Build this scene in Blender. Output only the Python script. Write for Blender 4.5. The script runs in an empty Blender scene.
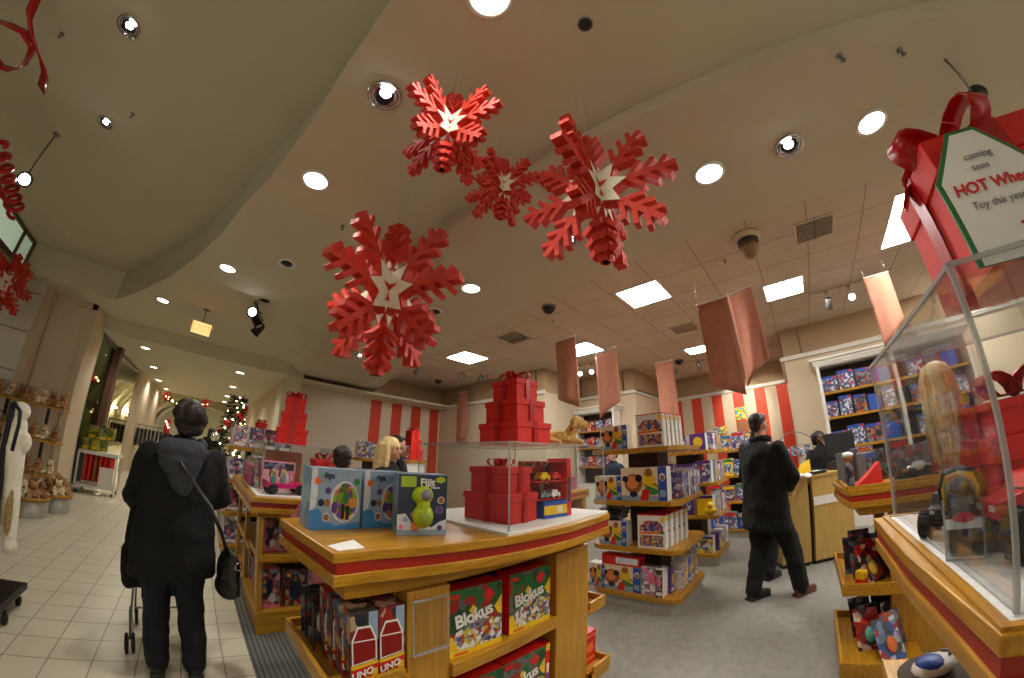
import bpy, bmesh, math, random
from math import sin, cos, pi, radians, atan2, hypot, sqrt
from mathutils import Vector, Matrix
S = bpy.context.scene
COL = S.collection
random.seed(7)

# ------------------------------------------------------------------ colour and materials
def lin(r, g, b):
    f = lambda c: (c/255/12.92) if c/255 <= .04045 else ((c/255+.055)/1.055)**2.4
    return (f(r), f(g), f(b), 1)

def new_mat(name):
    m = bpy.data.materials.new(name); m.use_nodes = True
    return m, m.node_tree, m.node_tree.nodes['Principled BSDF']

def plain(name, rgb, rough=.5, metal=0, noise=.08, scale=30, bump=0, coat=0, trans=0):
    """A painted or moulded surface: base colour with a slight procedural mottling."""
    m, nt, p = new_mat(name)
    c = lin(*rgb)
    tc = nt.nodes.new('ShaderNodeTexCoord'); n = nt.nodes.new('ShaderNodeTexNoise')
    n.inputs['Scale'].default_value = scale; n.inputs['Detail'].default_value = 4
    nt.links.new(tc.outputs['Object'], n.inputs['Vector'])
    r = nt.nodes.new('ShaderNodeValToRGB')
    r.color_ramp.elements[0].position = .3; r.color_ramp.elements[1].position = .7
    r.color_ramp.elements[0].color = [v*(1-noise) for v in c[:3]]+[1]
    r.color_ramp.elements[1].color = [min(1, v*(1+noise)) for v in c[:3]]+[1]
    nt.links.new(n.outputs['Fac'], r.inputs['Fac']); nt.links.new(r.outputs['Color'], p.inputs['Base Color'])
    p.inputs['Roughness'].default_value = rough; p.inputs['Metallic'].default_value = metal
    if coat: p.inputs['Coat Weight'].default_value = coat
    if trans: p.inputs['Transmission Weight'].default_value = trans
    if bump:
        b = nt.nodes.new('ShaderNodeBump'); b.inputs['Strength'].default_value = bump; b.inputs['Distance'].default_value = .01
        nt.links.new(n.outputs['Fac'], b.inputs['Height']); nt.links.new(b.outputs['Normal'], p.inputs['Normal'])
    return m

def wood(name, a, b, rough=.32, axis=0):
    m, nt, p = new_mat(name)
    tc = nt.nodes.new('ShaderNodeTexCoord'); mp = nt.nodes.new('ShaderNodeMapping')
    s = [26, 26, 26]; s[axis] = 1.6; mp.inputs['Scale'].default_value = s
    n = nt.nodes.new('ShaderNodeTexNoise'); n.inputs['Scale'].default_value = 2.4; n.inputs['Detail'].default_value = 7; n.inputs['Distortion'].default_value = .5
    r = nt.nodes.new('ShaderNodeValToRGB'); e = r.color_ramp.elements
    e[0].position = .32; e[1].position = .68; e[0].color = lin(*a); e[1].color = lin(*b)
    L = nt.links.new
    L(tc.outputs['Object'], mp.inputs['Vector']); L(mp.outputs['Vector'], n.inputs['Vector']); L(n.outputs['Fac'], r.inputs['Fac']); L(r.outputs['Color'], p.inputs['Base Color'])
    p.inputs['Roughness'].default_value = rough
    return m

def emit(name, rgb, strength):
    m = bpy.data.materials.new(name); m.use_nodes = True; nt = m.node_tree; nt.nodes.clear()
    e = nt.nodes.new('ShaderNodeEmission'); o = nt.nodes.new('ShaderNodeOutputMaterial')
    e.inputs['Color'].default_value = (*rgb, 1); e.inputs['Strength'].default_value = strength
    nt.links.new(e.outputs[0], o.inputs['Surface'])
    return m

def clear(name, tint=(.96, .97, .97), gloss=.10, rough=.03, haze=0.0):
    """Thin clear acrylic or glass: mostly see-through, with a fresnel reflection and a little haze."""
    m = bpy.data.materials.new(name); m.use_nodes = True; nt = m.node_tree; nt.nodes.clear()
    o = nt.nodes.new('ShaderNodeOutputMaterial'); t = nt.nodes.new('ShaderNodeBsdfTransparent'); g = nt.nodes.new('ShaderNodeBsdfGlossy')
    t.inputs['Color'].default_value = (*tint, 1); g.inputs['Roughness'].default_value = rough
    lw = nt.nodes.new('ShaderNodeLayerWeight'); lw.inputs['Blend'].default_value = gloss
    mx = nt.nodes.new('ShaderNodeMixShader')
    sc = nt.nodes.new('ShaderNodeMath'); sc.operation = 'MULTIPLY'; sc.inputs[1].default_value = .45
    nt.links.new(lw.outputs['Fresnel'], sc.inputs[0]); nt.links.new(sc.outputs[0], mx.inputs[0]); nt.links.new(t.outputs[0], mx.inputs[1]); nt.links.new(g.outputs[0], mx.inputs[2])
    last = mx
    if haze:
        d = nt.nodes.new('ShaderNodeBsdfDiffuse'); d.inputs['Color'].default_value = (.75, .75, .74, 1)
        m2 = nt.nodes.new('ShaderNodeMixShader'); m2.inputs[0].default_value = haze
        nt.links.new(mx.outputs[0], m2.inputs[1]); nt.links.new(d.outputs[0], m2.inputs[2]); last = m2
    nt.links.new(last.outputs[0], o.inputs['Surface'])
    return m

def art(name, cols, scale=14, rough=.35, warp=.6):
    """Printed packaging artwork: irregular patches of the pack's own colours; shifts from pack to pack."""
    m, nt, p = new_mat(name); L = nt.links.new
    tc = nt.nodes.new('ShaderNodeTexCoord'); oi = nt.nodes.new('ShaderNodeObjectInfo')
    mul = nt.nodes.new('ShaderNodeMath'); mul.operation = 'MULTIPLY'; mul.inputs[1].default_value = 17
    L(oi.outputs['Random'], mul.inputs[0])
    add = nt.nodes.new('ShaderNodeVectorMath'); add.operation = 'ADD'; L(tc.outputs['Object'], add.inputs[0]); L(mul.outputs[0], add.inputs[1])
    ns = nt.nodes.new('ShaderNodeTexNoise'); ns.inputs['Scale'].default_value = scale*.8; L(add.outputs[0], ns.inputs['Vector'])
    ad2 = nt.nodes.new('ShaderNodeVectorMath'); ad2.operation = 'MULTIPLY_ADD'; ad2.inputs[1].default_value = (warp/scale,)*3
    L(ns.outputs['Color'], ad2.inputs[0]); L(add.outputs[0], ad2.inputs[2])
    v = nt.nodes.new('ShaderNodeTexVoronoi'); v.inputs['Scale'].default_value = scale; L(ad2.outputs[0], v.inputs['Vector'])
    sp = nt.nodes.new('ShaderNodeSeparateColor'); L(v.outputs['Color'], sp.inputs['Color'])
    r = nt.nodes.new('ShaderNodeValToRGB'); r.color_ramp.interpolation = 'CONSTANT'; e = r.color_ramp.elements
    while len(e) < len(cols): e.new(.5)
    for i, c in enumerate(cols): e[i].position = i/len(cols); e[i].color = lin(*c)
    L(sp.outputs['Red'], r.inputs['Fac']); L(r.outputs['Color'], p.inputs['Base Color'])
    p.inputs['Roughness'].default_value = rough
    return m

def grid_mat(name, tile, line, sx, sy, ox, oy, width, rough=.4, noise=.06):
    """Square tiles or ceiling panels with thin joints, from world-aligned object coordinates."""
    m, nt, p = new_mat(name); L = nt.links.new
    tc = nt.nodes.new('ShaderNodeTexCoord'); sx_ = nt.nodes.new('ShaderNodeSeparateXYZ'); L(tc.outputs['Object'], sx_.inputs[0])
    outs = []
    for ax, st, of in (('X', sx, ox), ('Y', sy, oy)):
        a = nt.nodes.new('ShaderNodeMath'); a.operation = 'SUBTRACT'; a.inputs[1].default_value = of-st/2; L(sx_.outputs[ax], a.inputs[0])
        w = nt.nodes.new('ShaderNodeMath'); w.operation = 'FLOORED_MODULO'; w.inputs[1].default_value = st; L(a.outputs[0], w.inputs[0])
        c = nt.nodes.new('ShaderNodeMath'); c.operation = 'COMPARE'; c.inputs[1].default_value = st/2; c.inputs[2].default_value = width; L(w.outputs[0], c.inputs[0])
        outs.append(c)
    mx = nt.nodes.new('ShaderNodeMath'); mx.operation = 'MAXIMUM'; L(outs[0].outputs[0], mx.inputs[0]); L(outs[1].outputs[0], mx.inputs[1])
    n = nt.nodes.new('ShaderNodeTexNoise'); n.inputs['Scale'].default_value = 2.2; n.inputs['Detail'].default_value = 5; L(tc.outputs['Object'], n.inputs['Vector'])
    r = nt.nodes.new('ShaderNodeValToRGB'); c = lin(*tile)
    r.color_ramp.elements[0].position = .3; r.color_ramp.elements[1].position = .7
    r.color_ramp.elements[0].color = [v*(1-noise) for v in c[:3]]+[1]; r.color_ramp.elements[1].color = [v*(1+noise) for v in c[:3]]+[1]
    L(n.outputs['Fac'], r.inputs['Fac'])
    mc = nt.nodes.new('ShaderNodeMix'); mc.data_type = 'RGBA'; L(mx.outputs[0], mc.inputs['Factor']); L(r.outputs['Color'], mc.inputs['A']); mc.inputs['B'].default_value = lin(*line)
    L(mc.outputs['Result'], p.inputs['Base Color']); p.inputs['Roughness'].default_value = rough
    return m

def stripes_mat(name, a, b, period, axis='X', rough=.8):
    m, nt, p = new_mat(name); L = nt.links.new
    tc = nt.nodes.new('ShaderNodeTexCoord'); s = nt.nodes.new('ShaderNodeSeparateXYZ'); L(tc.outputs['Object'], s.inputs[0])
    w = nt.nodes.new('ShaderNodeMath'); w.operation = 'FLOORED_MODULO'; w.inputs[1].default_value = period; L(s.outputs[axis], w.inputs[0])
    c = nt.nodes.new('ShaderNodeMath'); c.operation = 'LESS_THAN'; c.inputs[1].default_value = period*.45; L(w.outputs[0], c.inputs[0])
    mc = nt.nodes.new('ShaderNodeMix'); mc.data_type = 'RGBA'; L(c.outputs[0], mc.inputs['Factor']); mc.inputs['A'].default_value = lin(*a); mc.inputs['B'].default_value = lin(*b)
    L(mc.outputs['Result'], p.inputs['Base Color']); p.inputs['Roughness'].default_value = rough
    return m

def fuzzy(name, rgb, scale=60, noise=.25):
    return plain(name, rgb, rough=.95, noise=noise, scale=scale, bump=.8)

WX = wood('oak_along_x', (158, 108, 20), (194, 142, 36), axis=0)
WY = wood('oak_along_y', (158, 108, 20), (194, 142, 36), axis=1)
WZ = wood('oak_upright', (162, 114, 28), (196, 144, 46), axis=2)
WDESK = wood('pale_maple', (176, 140, 70), (196, 160, 88), axis=2, rough=.4)
BAND = plain('red_band', (160, 34, 18), .4)
DARKIN = plain('dark_brown_interior', (52, 36, 22), .6)
CREAM = plain('cream_wall_paint', (206, 188, 160), .85, noise=.03, scale=3)
CREAMB = plain('warm_white_wall_paint', (214, 196, 172), .85, noise=.03, scale=3)
TAN = plain('tan_wall_paint', (176, 148, 112), .85, noise=.03, scale=3)
CEIL = plain('ceiling_paint', (206, 200, 174), .9, noise=.025, scale=2)
CEIL2 = plain('ceiling_bulkhead_paint', (204, 194, 170), .9, noise=.025, scale=2)
WHITE = plain('white_paint', (226, 222, 212), .5, noise=.02)
STRIPE = plain('red_stripe_paint', (204, 58, 22), .6, noise=.04)
RED = plain('red_card', (216, 26, 8), .6, noise=.06, scale=14)
REDD = plain('deep_red_card', (190, 16, 8), .6, noise=.06, scale=14)
SATIN = plain('red_satin_ribbon', (176, 8, 10), .28, noise=.15, scale=40)
GLIT = plain('red_glitter_foam', (214, 54, 32), .38, metal=.15, noise=.5, scale=220, bump=.6)
STARW = plain('white_foam', (236, 228, 206), .6, noise=.04)
BLACK = plain('black_plastic', (18, 18, 20), .4)
BLACKM = plain('black_metal', (22, 22, 24), .35, metal=.5)
RUBBER = plain('black_rubber', (20, 20, 21), .7, noise=.3, scale=60, bump=.4)
CHROME = plain('chrome', (200, 200, 205), .15, metal=1, noise=.02)
GREYM = plain('grey_metal', (128, 128, 126), .4, metal=.6)
PLINTH = plain('brushed_grey_plinth', (178, 176, 164), .4, metal=.4)
ACR = clear('clear_acrylic', gloss=.12)
ACRH = clear('acrylic_panel_slightly_hazed', gloss=.12, haze=.010)
ACRE = clear('polished_acrylic_edge', tint=(.75, .76, .76), gloss=.3, rough=.15, haze=.30)
BLISTER = clear('blister_film', gloss=.22, haze=.025)
PINKB = plain('dusty_pink_banner_cloth', (182, 122, 98), .9, noise=.08, scale=10)
PAPER = plain('white_paper', (232, 230, 224), .7, noise=.02)
FELT = plain('speckled_white_display_paper', (224, 224, 222), .8, noise=.10, scale=70)
LAMP = emit('lit_lamp_lens', (1, .95, .85), 20)
LAMPC = emit('lit_spot_lamp', (.93, .93, 1), 30)
PANEL = emit('fluorescent_diffuser', (1, .97, .92), 36)
LAMPF = emit('far_lamp_lens', (1, .9, .7), 20)
COVE = emit('cove_lamp', (1, .86, .55), 40)
FAIRY = emit('fairy_light', (1, .72, .35), 14)
EXITG = emit('exit_sign_face', (1, .55, .2), 1.3)
EXITR = emit('exit_sign_letters', (1, .10, .03), 5)
GRILLE = plain('dark_grille', (40, 38, 36), .6)
SKIN = plain('skin_light', (206, 150, 118), .55, noise=.05, scale=20)
SKIND = plain('skin_brown', (98, 62, 42), .5, noise=.05, scale=20)
COATB = plain('black_wool', (7, 7, 8), .9, noise=.2, scale=120, bump=.3)
HOODG = plain('grey_fleece', (58, 60, 66), .95, noise=.15, scale=70, bump=.3)
DENIM = plain('dark_blue_denim', (15, 19, 30), .85, noise=.25, scale=140, bump=.2)
TROUS = plain('dark_trouser_cloth', (14, 15, 18), .85, noise=.15, scale=90)
LEATH = plain('black_leather', (16, 15, 15), .35, noise=.2, scale=50, bump=.2)
BROWNL = plain('brown_leather', (96, 52, 32), .4)
HAIRD = plain('dark_brown_hair', (34, 22, 17), .5, noise=.4, scale=60, bump=.7)
HAIRK = plain('black_hair', (14, 12, 12), .45, noise=.4, scale=60, bump=.7)
WPLUSH = plain('white_plush_fur', (232, 226, 206), .95, noise=.10, scale=40, bump=.5)
HAIRB = plain('blonde_hair', (222, 198, 136), .45, noise=.22, scale=50, bump=.7)
EYE = plain('eye', (30, 24, 20), .2)
LIPM = plain('lips', (150, 82, 74), .5)
TEDDY = fuzzy('tan_plush', (178, 138, 92)); TEDDYB = fuzzy('brown_plush', (112, 80, 54)); TEDDYC = fuzzy('cream_plush', (222, 208, 168)); DOGP = fuzzy('golden_plush', (206, 168, 96))
PINKT = plain('hot_pink_plastic', (226, 30, 120), .3)
GREENT = plain('lime_toy_plastic', (166, 190, 20), .35)
PINE = plain('dark_green_needles', (18, 34, 18), .8, noise=.3)

# printed packs
A_BLOK = art('pack_green_red_squares', [(28, 92, 44), (34, 104, 50), (20, 70, 36), (150, 30, 22), (96, 96, 98), (30, 100, 48)], 22, warp=0)
A_BOARD = art('pack_board_photo', [(210, 205, 200), (60, 66, 110), (190, 170, 40), (160, 50, 40), (120, 120, 130), (220, 215, 210)], 60)
A_BLUE = art('pack_pale_blue', [(120, 152, 184), (136, 168, 196), (104, 140, 176), (160, 186, 206), (124, 156, 186)], 16)
A_DRUM = art('pack_toddler_bright', [(214, 96, 40), (232, 168, 40), (60, 150, 60), (200, 40, 30), (236, 226, 200), (120, 160, 200)], 16)
A_DOLL = art('pack_pink_dolls', [(180, 84, 116), (48, 40, 60), (96, 112, 146), (206, 156, 136), (140, 60, 86), (64, 50, 56), (136, 156, 176)], 26)
A_GAME = art('pack_dark_game', [(40, 40, 52), (150, 40, 30), (90, 110, 140), (60, 54, 50), (180, 150, 120), (120, 40, 50)], 26)
A_PURP = art('pack_purple_mixed', [(96, 74, 130), (70, 74, 110), (190, 182, 196), (140, 80, 116), (130, 136, 170), (210, 202, 206)], 26)
A_CAR = art('pack_vehicle', [(60, 66, 80), (120, 128, 140), (150, 40, 30), (40, 44, 56), (180, 90, 40), (90, 96, 110)], 24)
A_BLUEW = art('pack_blue_white_scene', [(60, 90, 160), (200, 206, 212), (120, 140, 170), (70, 76, 90), (170, 60, 60), (220, 220, 222), (90, 100, 120)], 30)
A_YEL = art('pack_yellow_bright', [(236, 200, 40), (220, 120, 40), (70, 130, 190), (90, 170, 70), (240, 225, 120)], 26)
A_HOUSE = art('pack_house_window', [(60, 54, 86), (190, 80, 120), (210, 136, 60), (92, 108, 160), (206, 190, 80), (84, 56, 100)], 60)
A_CLEAR = art('pack_white_clutter', [(220, 214, 210), (190, 150, 170), (160, 120, 150), (230, 226, 222), (140, 110, 120)], 34)
A_RED = art('pack_red_mixed', [(200, 30, 24), (170, 22, 18), (226, 200, 180), (210, 60, 40), (60, 30, 30)], 26)
A_FIJ = art('pack_play_photo', [(210, 150, 60), (140, 180, 40), (220, 120, 90), (110, 80, 150), (80, 110, 60), (230, 210, 160)], 30)
A_GREENP = art('merchandise_green_yellow', [(120, 130, 30), (80, 96, 30), (170, 160, 60), (60, 76, 40), (150, 140, 50)], 9)
A_DARKG = art('garments_dark', [(20, 26, 40), (32, 36, 50), (26, 30, 36), (50, 40, 44)], 14)
A_STEEL = art('pack_grey_blister', [(70, 72, 82), (110, 40, 40), (50, 54, 70), (130, 134, 142), (40, 40, 48), (90, 110, 140)], 30)
C_YEL = plain('print_yellow', (232, 190, 30), .4); C_GRN = plain('print_green', (40, 130, 60), .4); C_BLU = plain('print_blue', (40, 80, 170), .4); C_NAVY = plain('print_navy', (26, 40, 66), .35)
C_ORG = plain('print_orange', (232, 110, 30), .4); C_WHT = plain('print_white', (230, 228, 222), .4); C_PUR = plain('print_purple', (90, 50, 130), .4); C_PNK = plain('print_pink', (226, 110, 150), .4)
C_SKY = plain('print_sky_blue', (140, 162, 184), .4); C_DRED = plain('print_dark_red', (140, 18, 14), .4); C_BRN = plain('print_brown', (150, 92, 50), .5); C_TEAL = plain('print_teal', (90, 190, 170), .4)
C_LBL = plain('print_pale', (206, 214, 222), .4); C_GRY = plain('print_grey', (120, 122, 128), .4); C_RED = plain('print_red', (206, 30, 22), .4)

FOLDS = {}
def fold_tex(size):
    if size not in FOLDS:
        t = bpy.data.textures.new('cloth_folds', 'CLOUDS'); t.noise_scale = size; t.noise_depth = 2; FOLDS[size] = t
    return FOLDS[size]
# ------------------------------------------------------------------ mesh builder
class MB:
    def __init__(s): s.v = []; s.f = []; s.m = []; s.sm = []
    def add(s, vs, fs, m=0, smooth=False):
        o = len(s.v); s.v += [tuple(v) for v in vs]
        for f in fs: s.f.append([i+o for i in f]); s.m.append(m); s.sm.append(smooth)
        return s
    def box(s, x0, x1, y0, y1, z0, z1, m=0):
        v = [(x, y, z) for z in (z0, z1) for x, y in ((x0, y0), (x1, y0), (x1, y1), (x0, y1))]
        return s.add(v, [[3, 2, 1, 0], [4, 5, 6, 7], [0, 1, 5, 4], [1, 2, 6, 5], [2, 3, 7, 6], [3, 0, 4, 7]], m)
    def bar(s, p, q, w, t, up=(0, 0, 1), m=0):
        """A straight bar from p to q, w wide across, t thick along up."""
        p, q = Vector(p), Vector(q); d = (q-p).normalized(); u = Vector(up); a = d.cross(u)
        if a.length < 1e-4: a = d.cross(Vector((1, 0, 0)))
        a.normalize(); u = a.cross(d).normalized(); a *= w/2; u = u*t/2
        v = [p-a-u, p+a-u, p+a+u, p-a+u, q-a-u, q+a-u, q+a+u, q-a+u]
        return s.add(v, [[0, 1, 2, 3], [7, 6, 5, 4], [4, 5, 1, 0], [5, 6, 2, 1], [6, 7, 3, 2], [7, 4, 0, 3]], m)
    def prism(s, poly, z0, z1, m=0):
        n = len(poly); v = [(x, y, z0) for x, y in poly]+[(x, y, z1) for x, y in poly]
        return s.add(v, [list(range(n))[::-1], list(range(n, 2*n))]+[[i, (i+1) % n, n+(i+1) % n, n+i] for i in range(n)], m)
    def quad(s, pts, m=0):
        return s.add(pts, [list(range(len(pts)))], m)
    def strip(s, A, B, m=0, smooth=False):
        n = len(A); return s.add(list(A)+list(B), [[i, i+1, n+i+1, n+i] for i in range(n-1)], m, smooth)
    def tube(s, pts, r, n=8, m=0, closed=False):
        pts = [Vector(p) for p in pts]; N = len(pts); rr = r if isinstance(r, (list, tuple)) else [r]*N; vs = []; ref = None
        for i, p in enumerate(pts):
            a = pts[(i-1) % N] if (closed or i) else p; b = pts[(i+1) % N] if (closed or i < N-1) else p
            d = (b-a).normalized()
            if ref is None: ref = Vector((0, 0, 1)) if abs(d.z) < .9 else Vector((1, 0, 0))
            u = d.cross(ref).normalized(); w = u.cross(d).normalized(); ref = w
            vs += [p+(u*cos(2*pi*k/n)+w*sin(2*pi*k/n))*rr[i] for k in range(n)]
        fs = [[i*n+k, i*n+(k+1) % n, ((i+1) % N)*n+(k+1) % n, ((i+1) % N)*n+k] for i in range(N if closed else N-1) for k in range(n)]
        if not closed: fs += [list(range(n))[::-1], list(range((N-1)*n, N*n))]
        return s.add(vs, fs, m, True)
    def lathe(s, prof, c=(0, 0, 0), n=20, m=0, axis='z', cap=True):
        vs = []
        for r, h in prof:
            for k in range(n):
                a = 2*pi*k/n; x, y = r*cos(a), r*sin(a)
                vs.append((c[0]+x, c[1]+y, c[2]+h) if axis == 'z' else ((c[0]+h, c[1]+x, c[2]+y) if axis == 'x' else (c[0]+x, c[1]+h, c[2]+y)))
        N = len(prof); fs = [[i*n+k, i*n+(k+1) % n, (i+1)*n+(k+1) % n, (i+1)*n+k] for i in range(N-1) for k in range(n)]
        if cap: fs += [list(range(n))[::-1], list(range((N-1)*n, N*n))]
        return s.add(vs, fs, m, True)
    def ball(s, c, r, m=0, n=14, k=9, rot=None):
        r = r if isinstance(r, (tuple, list)) else (r, r, r); vs = []; fs = []
        for i in range(k+1):
            t = pi*i/k
            for j in range(n):
                a = 2*pi*j/n; p = Vector((r[0]*sin(t)*cos(a), r[1]*sin(t)*sin(a), r[2]*cos(t)))
                if rot: p = rot @ p
                vs.append(p+Vector(c))
        fs = [[i*n+j, (i+1)*n+j, (i+1)*n+(j+1) % n, i*n+(j+1) % n] for i in range(k) for j in range(n)]
        return s.add(vs, fs, m, True)
    def cap(s, p, q, r0, r1=None, m=0, n=10):
        """A tapered rod with round ends."""
        p, q = Vector(p), Vector(q); r1 = r0 if r1 is None else r1; d = (q-p); L = d.length or 1e-6; d /= L
        u = d.cross(Vector((0, 0, 1)) if abs(d.z) < .9 else Vector((1, 0, 0))).normalized(); w = u.cross(d); vs = []; K = 4
        st = [(p-d*r0*cos(pi/2*i/K), r0*sin(pi/2*i/K)) for i in range(K+1)]+[(q+d*r1*sin(pi/2*i/K), r1*cos(pi/2*i/K)) for i in range(K+1)]
        for c, r in st:
            r = max(r, 1e-4); vs += [c+(u*cos(2*pi*k/n)+w*sin(2*pi*k/n))*r for k in range(n)]
        N = len(st); fs = [[i*n+k, i*n+(k+1) % n, (i+1)*n+(k+1) % n, (i+1)*n+k] for i in range(N-1) for k in range(n)]+[list(range(n))[::-1], list(range((N-1)*n, N*n))]
        return s.add(vs, fs, m, True)
    def xf(s, M):
        s.v = [tuple(M @ Vector(v)) for v in s.v]; return s
    def build(s, name, mats, parent=None, org=(0, 0, 0), rz=0, bevel=0, subs=0):
        me = bpy.data.meshes.new(name)
        if parent is None: me.from_pydata([(x-org[0], y-org[1], z-org[2]) for x, y, z in s.v], [], s.f)
        else: me.from_pydata(s.v, [], s.f)
        mats = mats if isinstance(mats, (list, tuple)) else [mats]
        for m in mats: me.materials.append(m)
        me.polygons.foreach_set('material_index', s.m); me.polygons.foreach_set('use_smooth', s.sm)
        b = bmesh.new(); b.from_mesh(me); bmesh.ops.recalc_face_normals(b, faces=b.faces); b.to_mesh(me); b.free(); me.update()
        o = bpy.data.objects.new(name, me); COL.objects.link(o)
        if parent is None: o.location = org; o.rotation_euler = (0, 0, rz)
        else: o.parent = parent
        if bevel:
            md = o.modifiers.new('bevel', 'BEVEL'); md.width = bevel; md.segments = 2; md.limit_method = 'ANGLE'
        if subs:
            md = o.modifiers.new('subsurf', 'SUBSURF'); md.levels = subs; md.render_levels = subs
        return o
    def blob(s, name, mats, parent=None, org=(0, 0, 0), rz=0, voxel=.012, it=4, crease=None):
        """One continuous skin over overlapping rounded volumes."""
        s.sm = [True]*len(s.sm)
        o = s.build(name, mats, parent, org, rz)
        md = o.modifiers.new('skin', 'REMESH'); md.mode = 'VOXEL'; md.voxel_size = voxel; md.use_smooth_shade = True
        md = o.modifiers.new('smooth', 'SMOOTH'); md.iterations = it; md.factor = .5
        if crease:
            md = o.modifiers.new('folds', 'DISPLACE'); md.texture = fold_tex(crease[0]); md.strength = crease[1]; md.mid_level = .5; md.texture_coords = 'LOCAL'
        return o

def tag(o, label=None, cat=None, group=None, kind=None):
    if label: o['label'] = label
    if cat: o['category'] = cat
    if group: o['group'] = group
    if kind: o['kind'] = kind
    return o
def thing(name, label, cat, loc=(0, 0, 0), rz=0, group=None):
    o = bpy.data.objects.new(name, None); COL.objects.link(o); o.empty_display_size = .1
    o.location = loc; o.rotation_euler = (0, 0, rz)
    return tag(o, label, cat, group)
def struct(name, mb, mats, org=(0, 0, 0)): return tag(mb.build(name, mats, None, org), kind='structure')
def dup(o, loc=None, rz=None, label=None, group=None):
    """A thing copied together with its parts and their sub-parts."""
    c = o.copy(); COL.objects.link(c)
    if loc is not None: c.location = loc
    if rz is not None: c.rotation_euler = (0, 0, rz)
    if label: c['label'] = label
    if group: c['group'] = group
    for ch in list(o.children):
        d = ch.copy(); COL.objects.link(d); d.parent = c
        for g in list(ch.children):
            e = g.copy(); COL.objects.link(e); e.parent = d
    return c
def words(text, size, mat, parent, loc, rot=(pi/2, 0, 0), name='lettering', ext=.0008, shear=0, align='CENTER', space=1, off=0):
    cu = bpy.data.curves.new(name, 'FONT'); cu.body = text; cu.size = size; cu.extrude = ext; cu.align_x = align; cu.align_y = 'CENTER'; cu.shear = shear; cu.space_character = space; cu.offset = off
    cu.materials.append(mat); cu.resolution_u = 3
    o = bpy.data.objects.new(name, cu); COL.objects.link(o); bpy.context.view_layer.update()
    me = bpy.data.meshes.new_from_object(o.evaluated_get(bpy.context.evaluated_depsgraph_get())); bpy.data.objects.remove(o); bpy.data.curves.remove(cu)
    o = bpy.data.objects.new(name, me); me.name = name; COL.objects.link(o); o.parent = parent; o.location = loc; o.rotation_euler = rot
    return o
ORD = ['first', 'second', 'third', 'fourth', 'fifth', 'sixth', 'seventh', 'eighth', 'ninth', 'tenth', 'eleventh', 'twelfth']
# ------------------------------------------------------------------ the camera: a wide fisheye lens on a tilted body
H = 1.45
cd = bpy.data.cameras.new('camera'); cam = bpy.data.objects.new('camera', cd); COL.objects.link(cam); S.camera = cam
cd.type = 'PANO'; cd.panorama_type = 'FISHEYE_LENS_POLYNOMIAL'; cd.fisheye_fov = pi
for k, v in enumerate((1.2555604e-04, -8.2092896e-02, 1.0819347e-05, 5.0610717e-05, -8.7928346e-07)): setattr(cd, 'fisheye_polynomial_k%d' % k, v)
cd.sensor_width = 36; cd.sensor_fit = 'HORIZONTAL'; cd.clip_start = .02
pitch, roll, head = radians(19.95), radians(.56), radians(43.9)
zc = Vector((sin(roll)*cos(pitch), cos(roll)*cos(pitch), sin(pitch))); fw = (Vector((0, 0, 1))-zc*zc.z).normalized(); rt = zc.cross(fw)
if rt.x < 0: rt = -rt
Xc = rt*sin(head)+fw*cos(head); Yc = rt*sin(head-pi/2)+fw*cos(head-pi/2)
cam.matrix_world = Matrix(((Xc.x, Xc.y, -Xc.z, 0), (Yc.x, Yc.y, -Yc.z, 0), (zc.x, zc.y, -zc.z, H), (0, 0, 0, 1)))

# ------------------------------------------------------------------ the setting
TILE = grid_mat('cream_floor_tile', (212, 205, 182), (132, 124, 102), .26, .26, -.62, 2.67, .0035, rough=.28)
CARPET = plain('grey_carpet', (134, 131, 122), .95, noise=.12, scale=14, bump=.2)
RIB = stripes_mat('ribbed_grey_mat', (104, 104, 98), (72, 72, 68), .034)
CTILE = grid_mat('ceiling_panel', (206, 188, 166), (158, 140, 120), .62, .62, 3.82, .62, .007, rough=.9)
struct('floor_tiles', MB().box(-9, .33, -5, 40, -.1, 0).box(.33, 9, 9.2, 40, -.1, 0), TILE)
struct('floor_mat', MB().box(.33, .95, -5, 9.2, -.1, 0), RIB)
struct('floor_carpet', MB().box(.95, 11, -7, 9.2, -.1, 0), CARPET)

# main ceiling over the aisle, with a curved raised recess on one side and a lower curved bulkhead on the other
ys = [-5, -4, -3, -2.2, -1.5, -.9, -.3, .3, .8, 1.22, 1.67, 2.27, 2.88, 3.35, 4.1, 4.95, 5.83, 6.2, 6.75]
rx = [-1.70, -1.2, -.80, -.5, -.3, -.16, -.06, .0, .012, .012, .0, -.09, -.246, -.343, -.59, -.94, -1.405, -1.63, -1.99]
def interp(xs, vs, x):
    if x <= xs[0]: return vs[0]
    for i in range(len(xs)-1):
        if x <= xs[i+1]: return vs[i]+(vs[i+1]-vs[i])*(x-xs[i])/(xs[i+1]-xs[i])
    return vs[-1]
cy = [-5, -3, -1.48, -.96, -.43, -.06, .27, .58, 1.74, 3.5, 5.41, 7.44, 8.9]
cx = [1.95, 1.65, 1.45, 1.36, 1.30, 1.27, 1.233, 1.216, 1.187, 1.33, 1.54, 1.67, 1.8]
tx = [1.95, 1.65, 1.45, 1.365, 1.31, 1.285, 1.25, 1.235, 1.20, 1.30, 1.43, 1.38, 1.38]
ex = [2.95, 2.8, 2.68, 2.62, 2.57, 2.55, 2.53, 2.53, 2.57, 2.79, 3.0, 3.5, 3.8]
ZA, ZS, ZR, ZT = 3.22, 3.10, 3.71, 3.56
yy = sorted(set(ys+[y for y in cy if y <= 6.75]))
m = MB()
m.strip([(interp(ys, rx, y), y, ZA) for y in yy], [(interp(cy, tx, y), y, ZA) for y in yy])
yb = [6.75, 7.44, 8.0]
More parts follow.
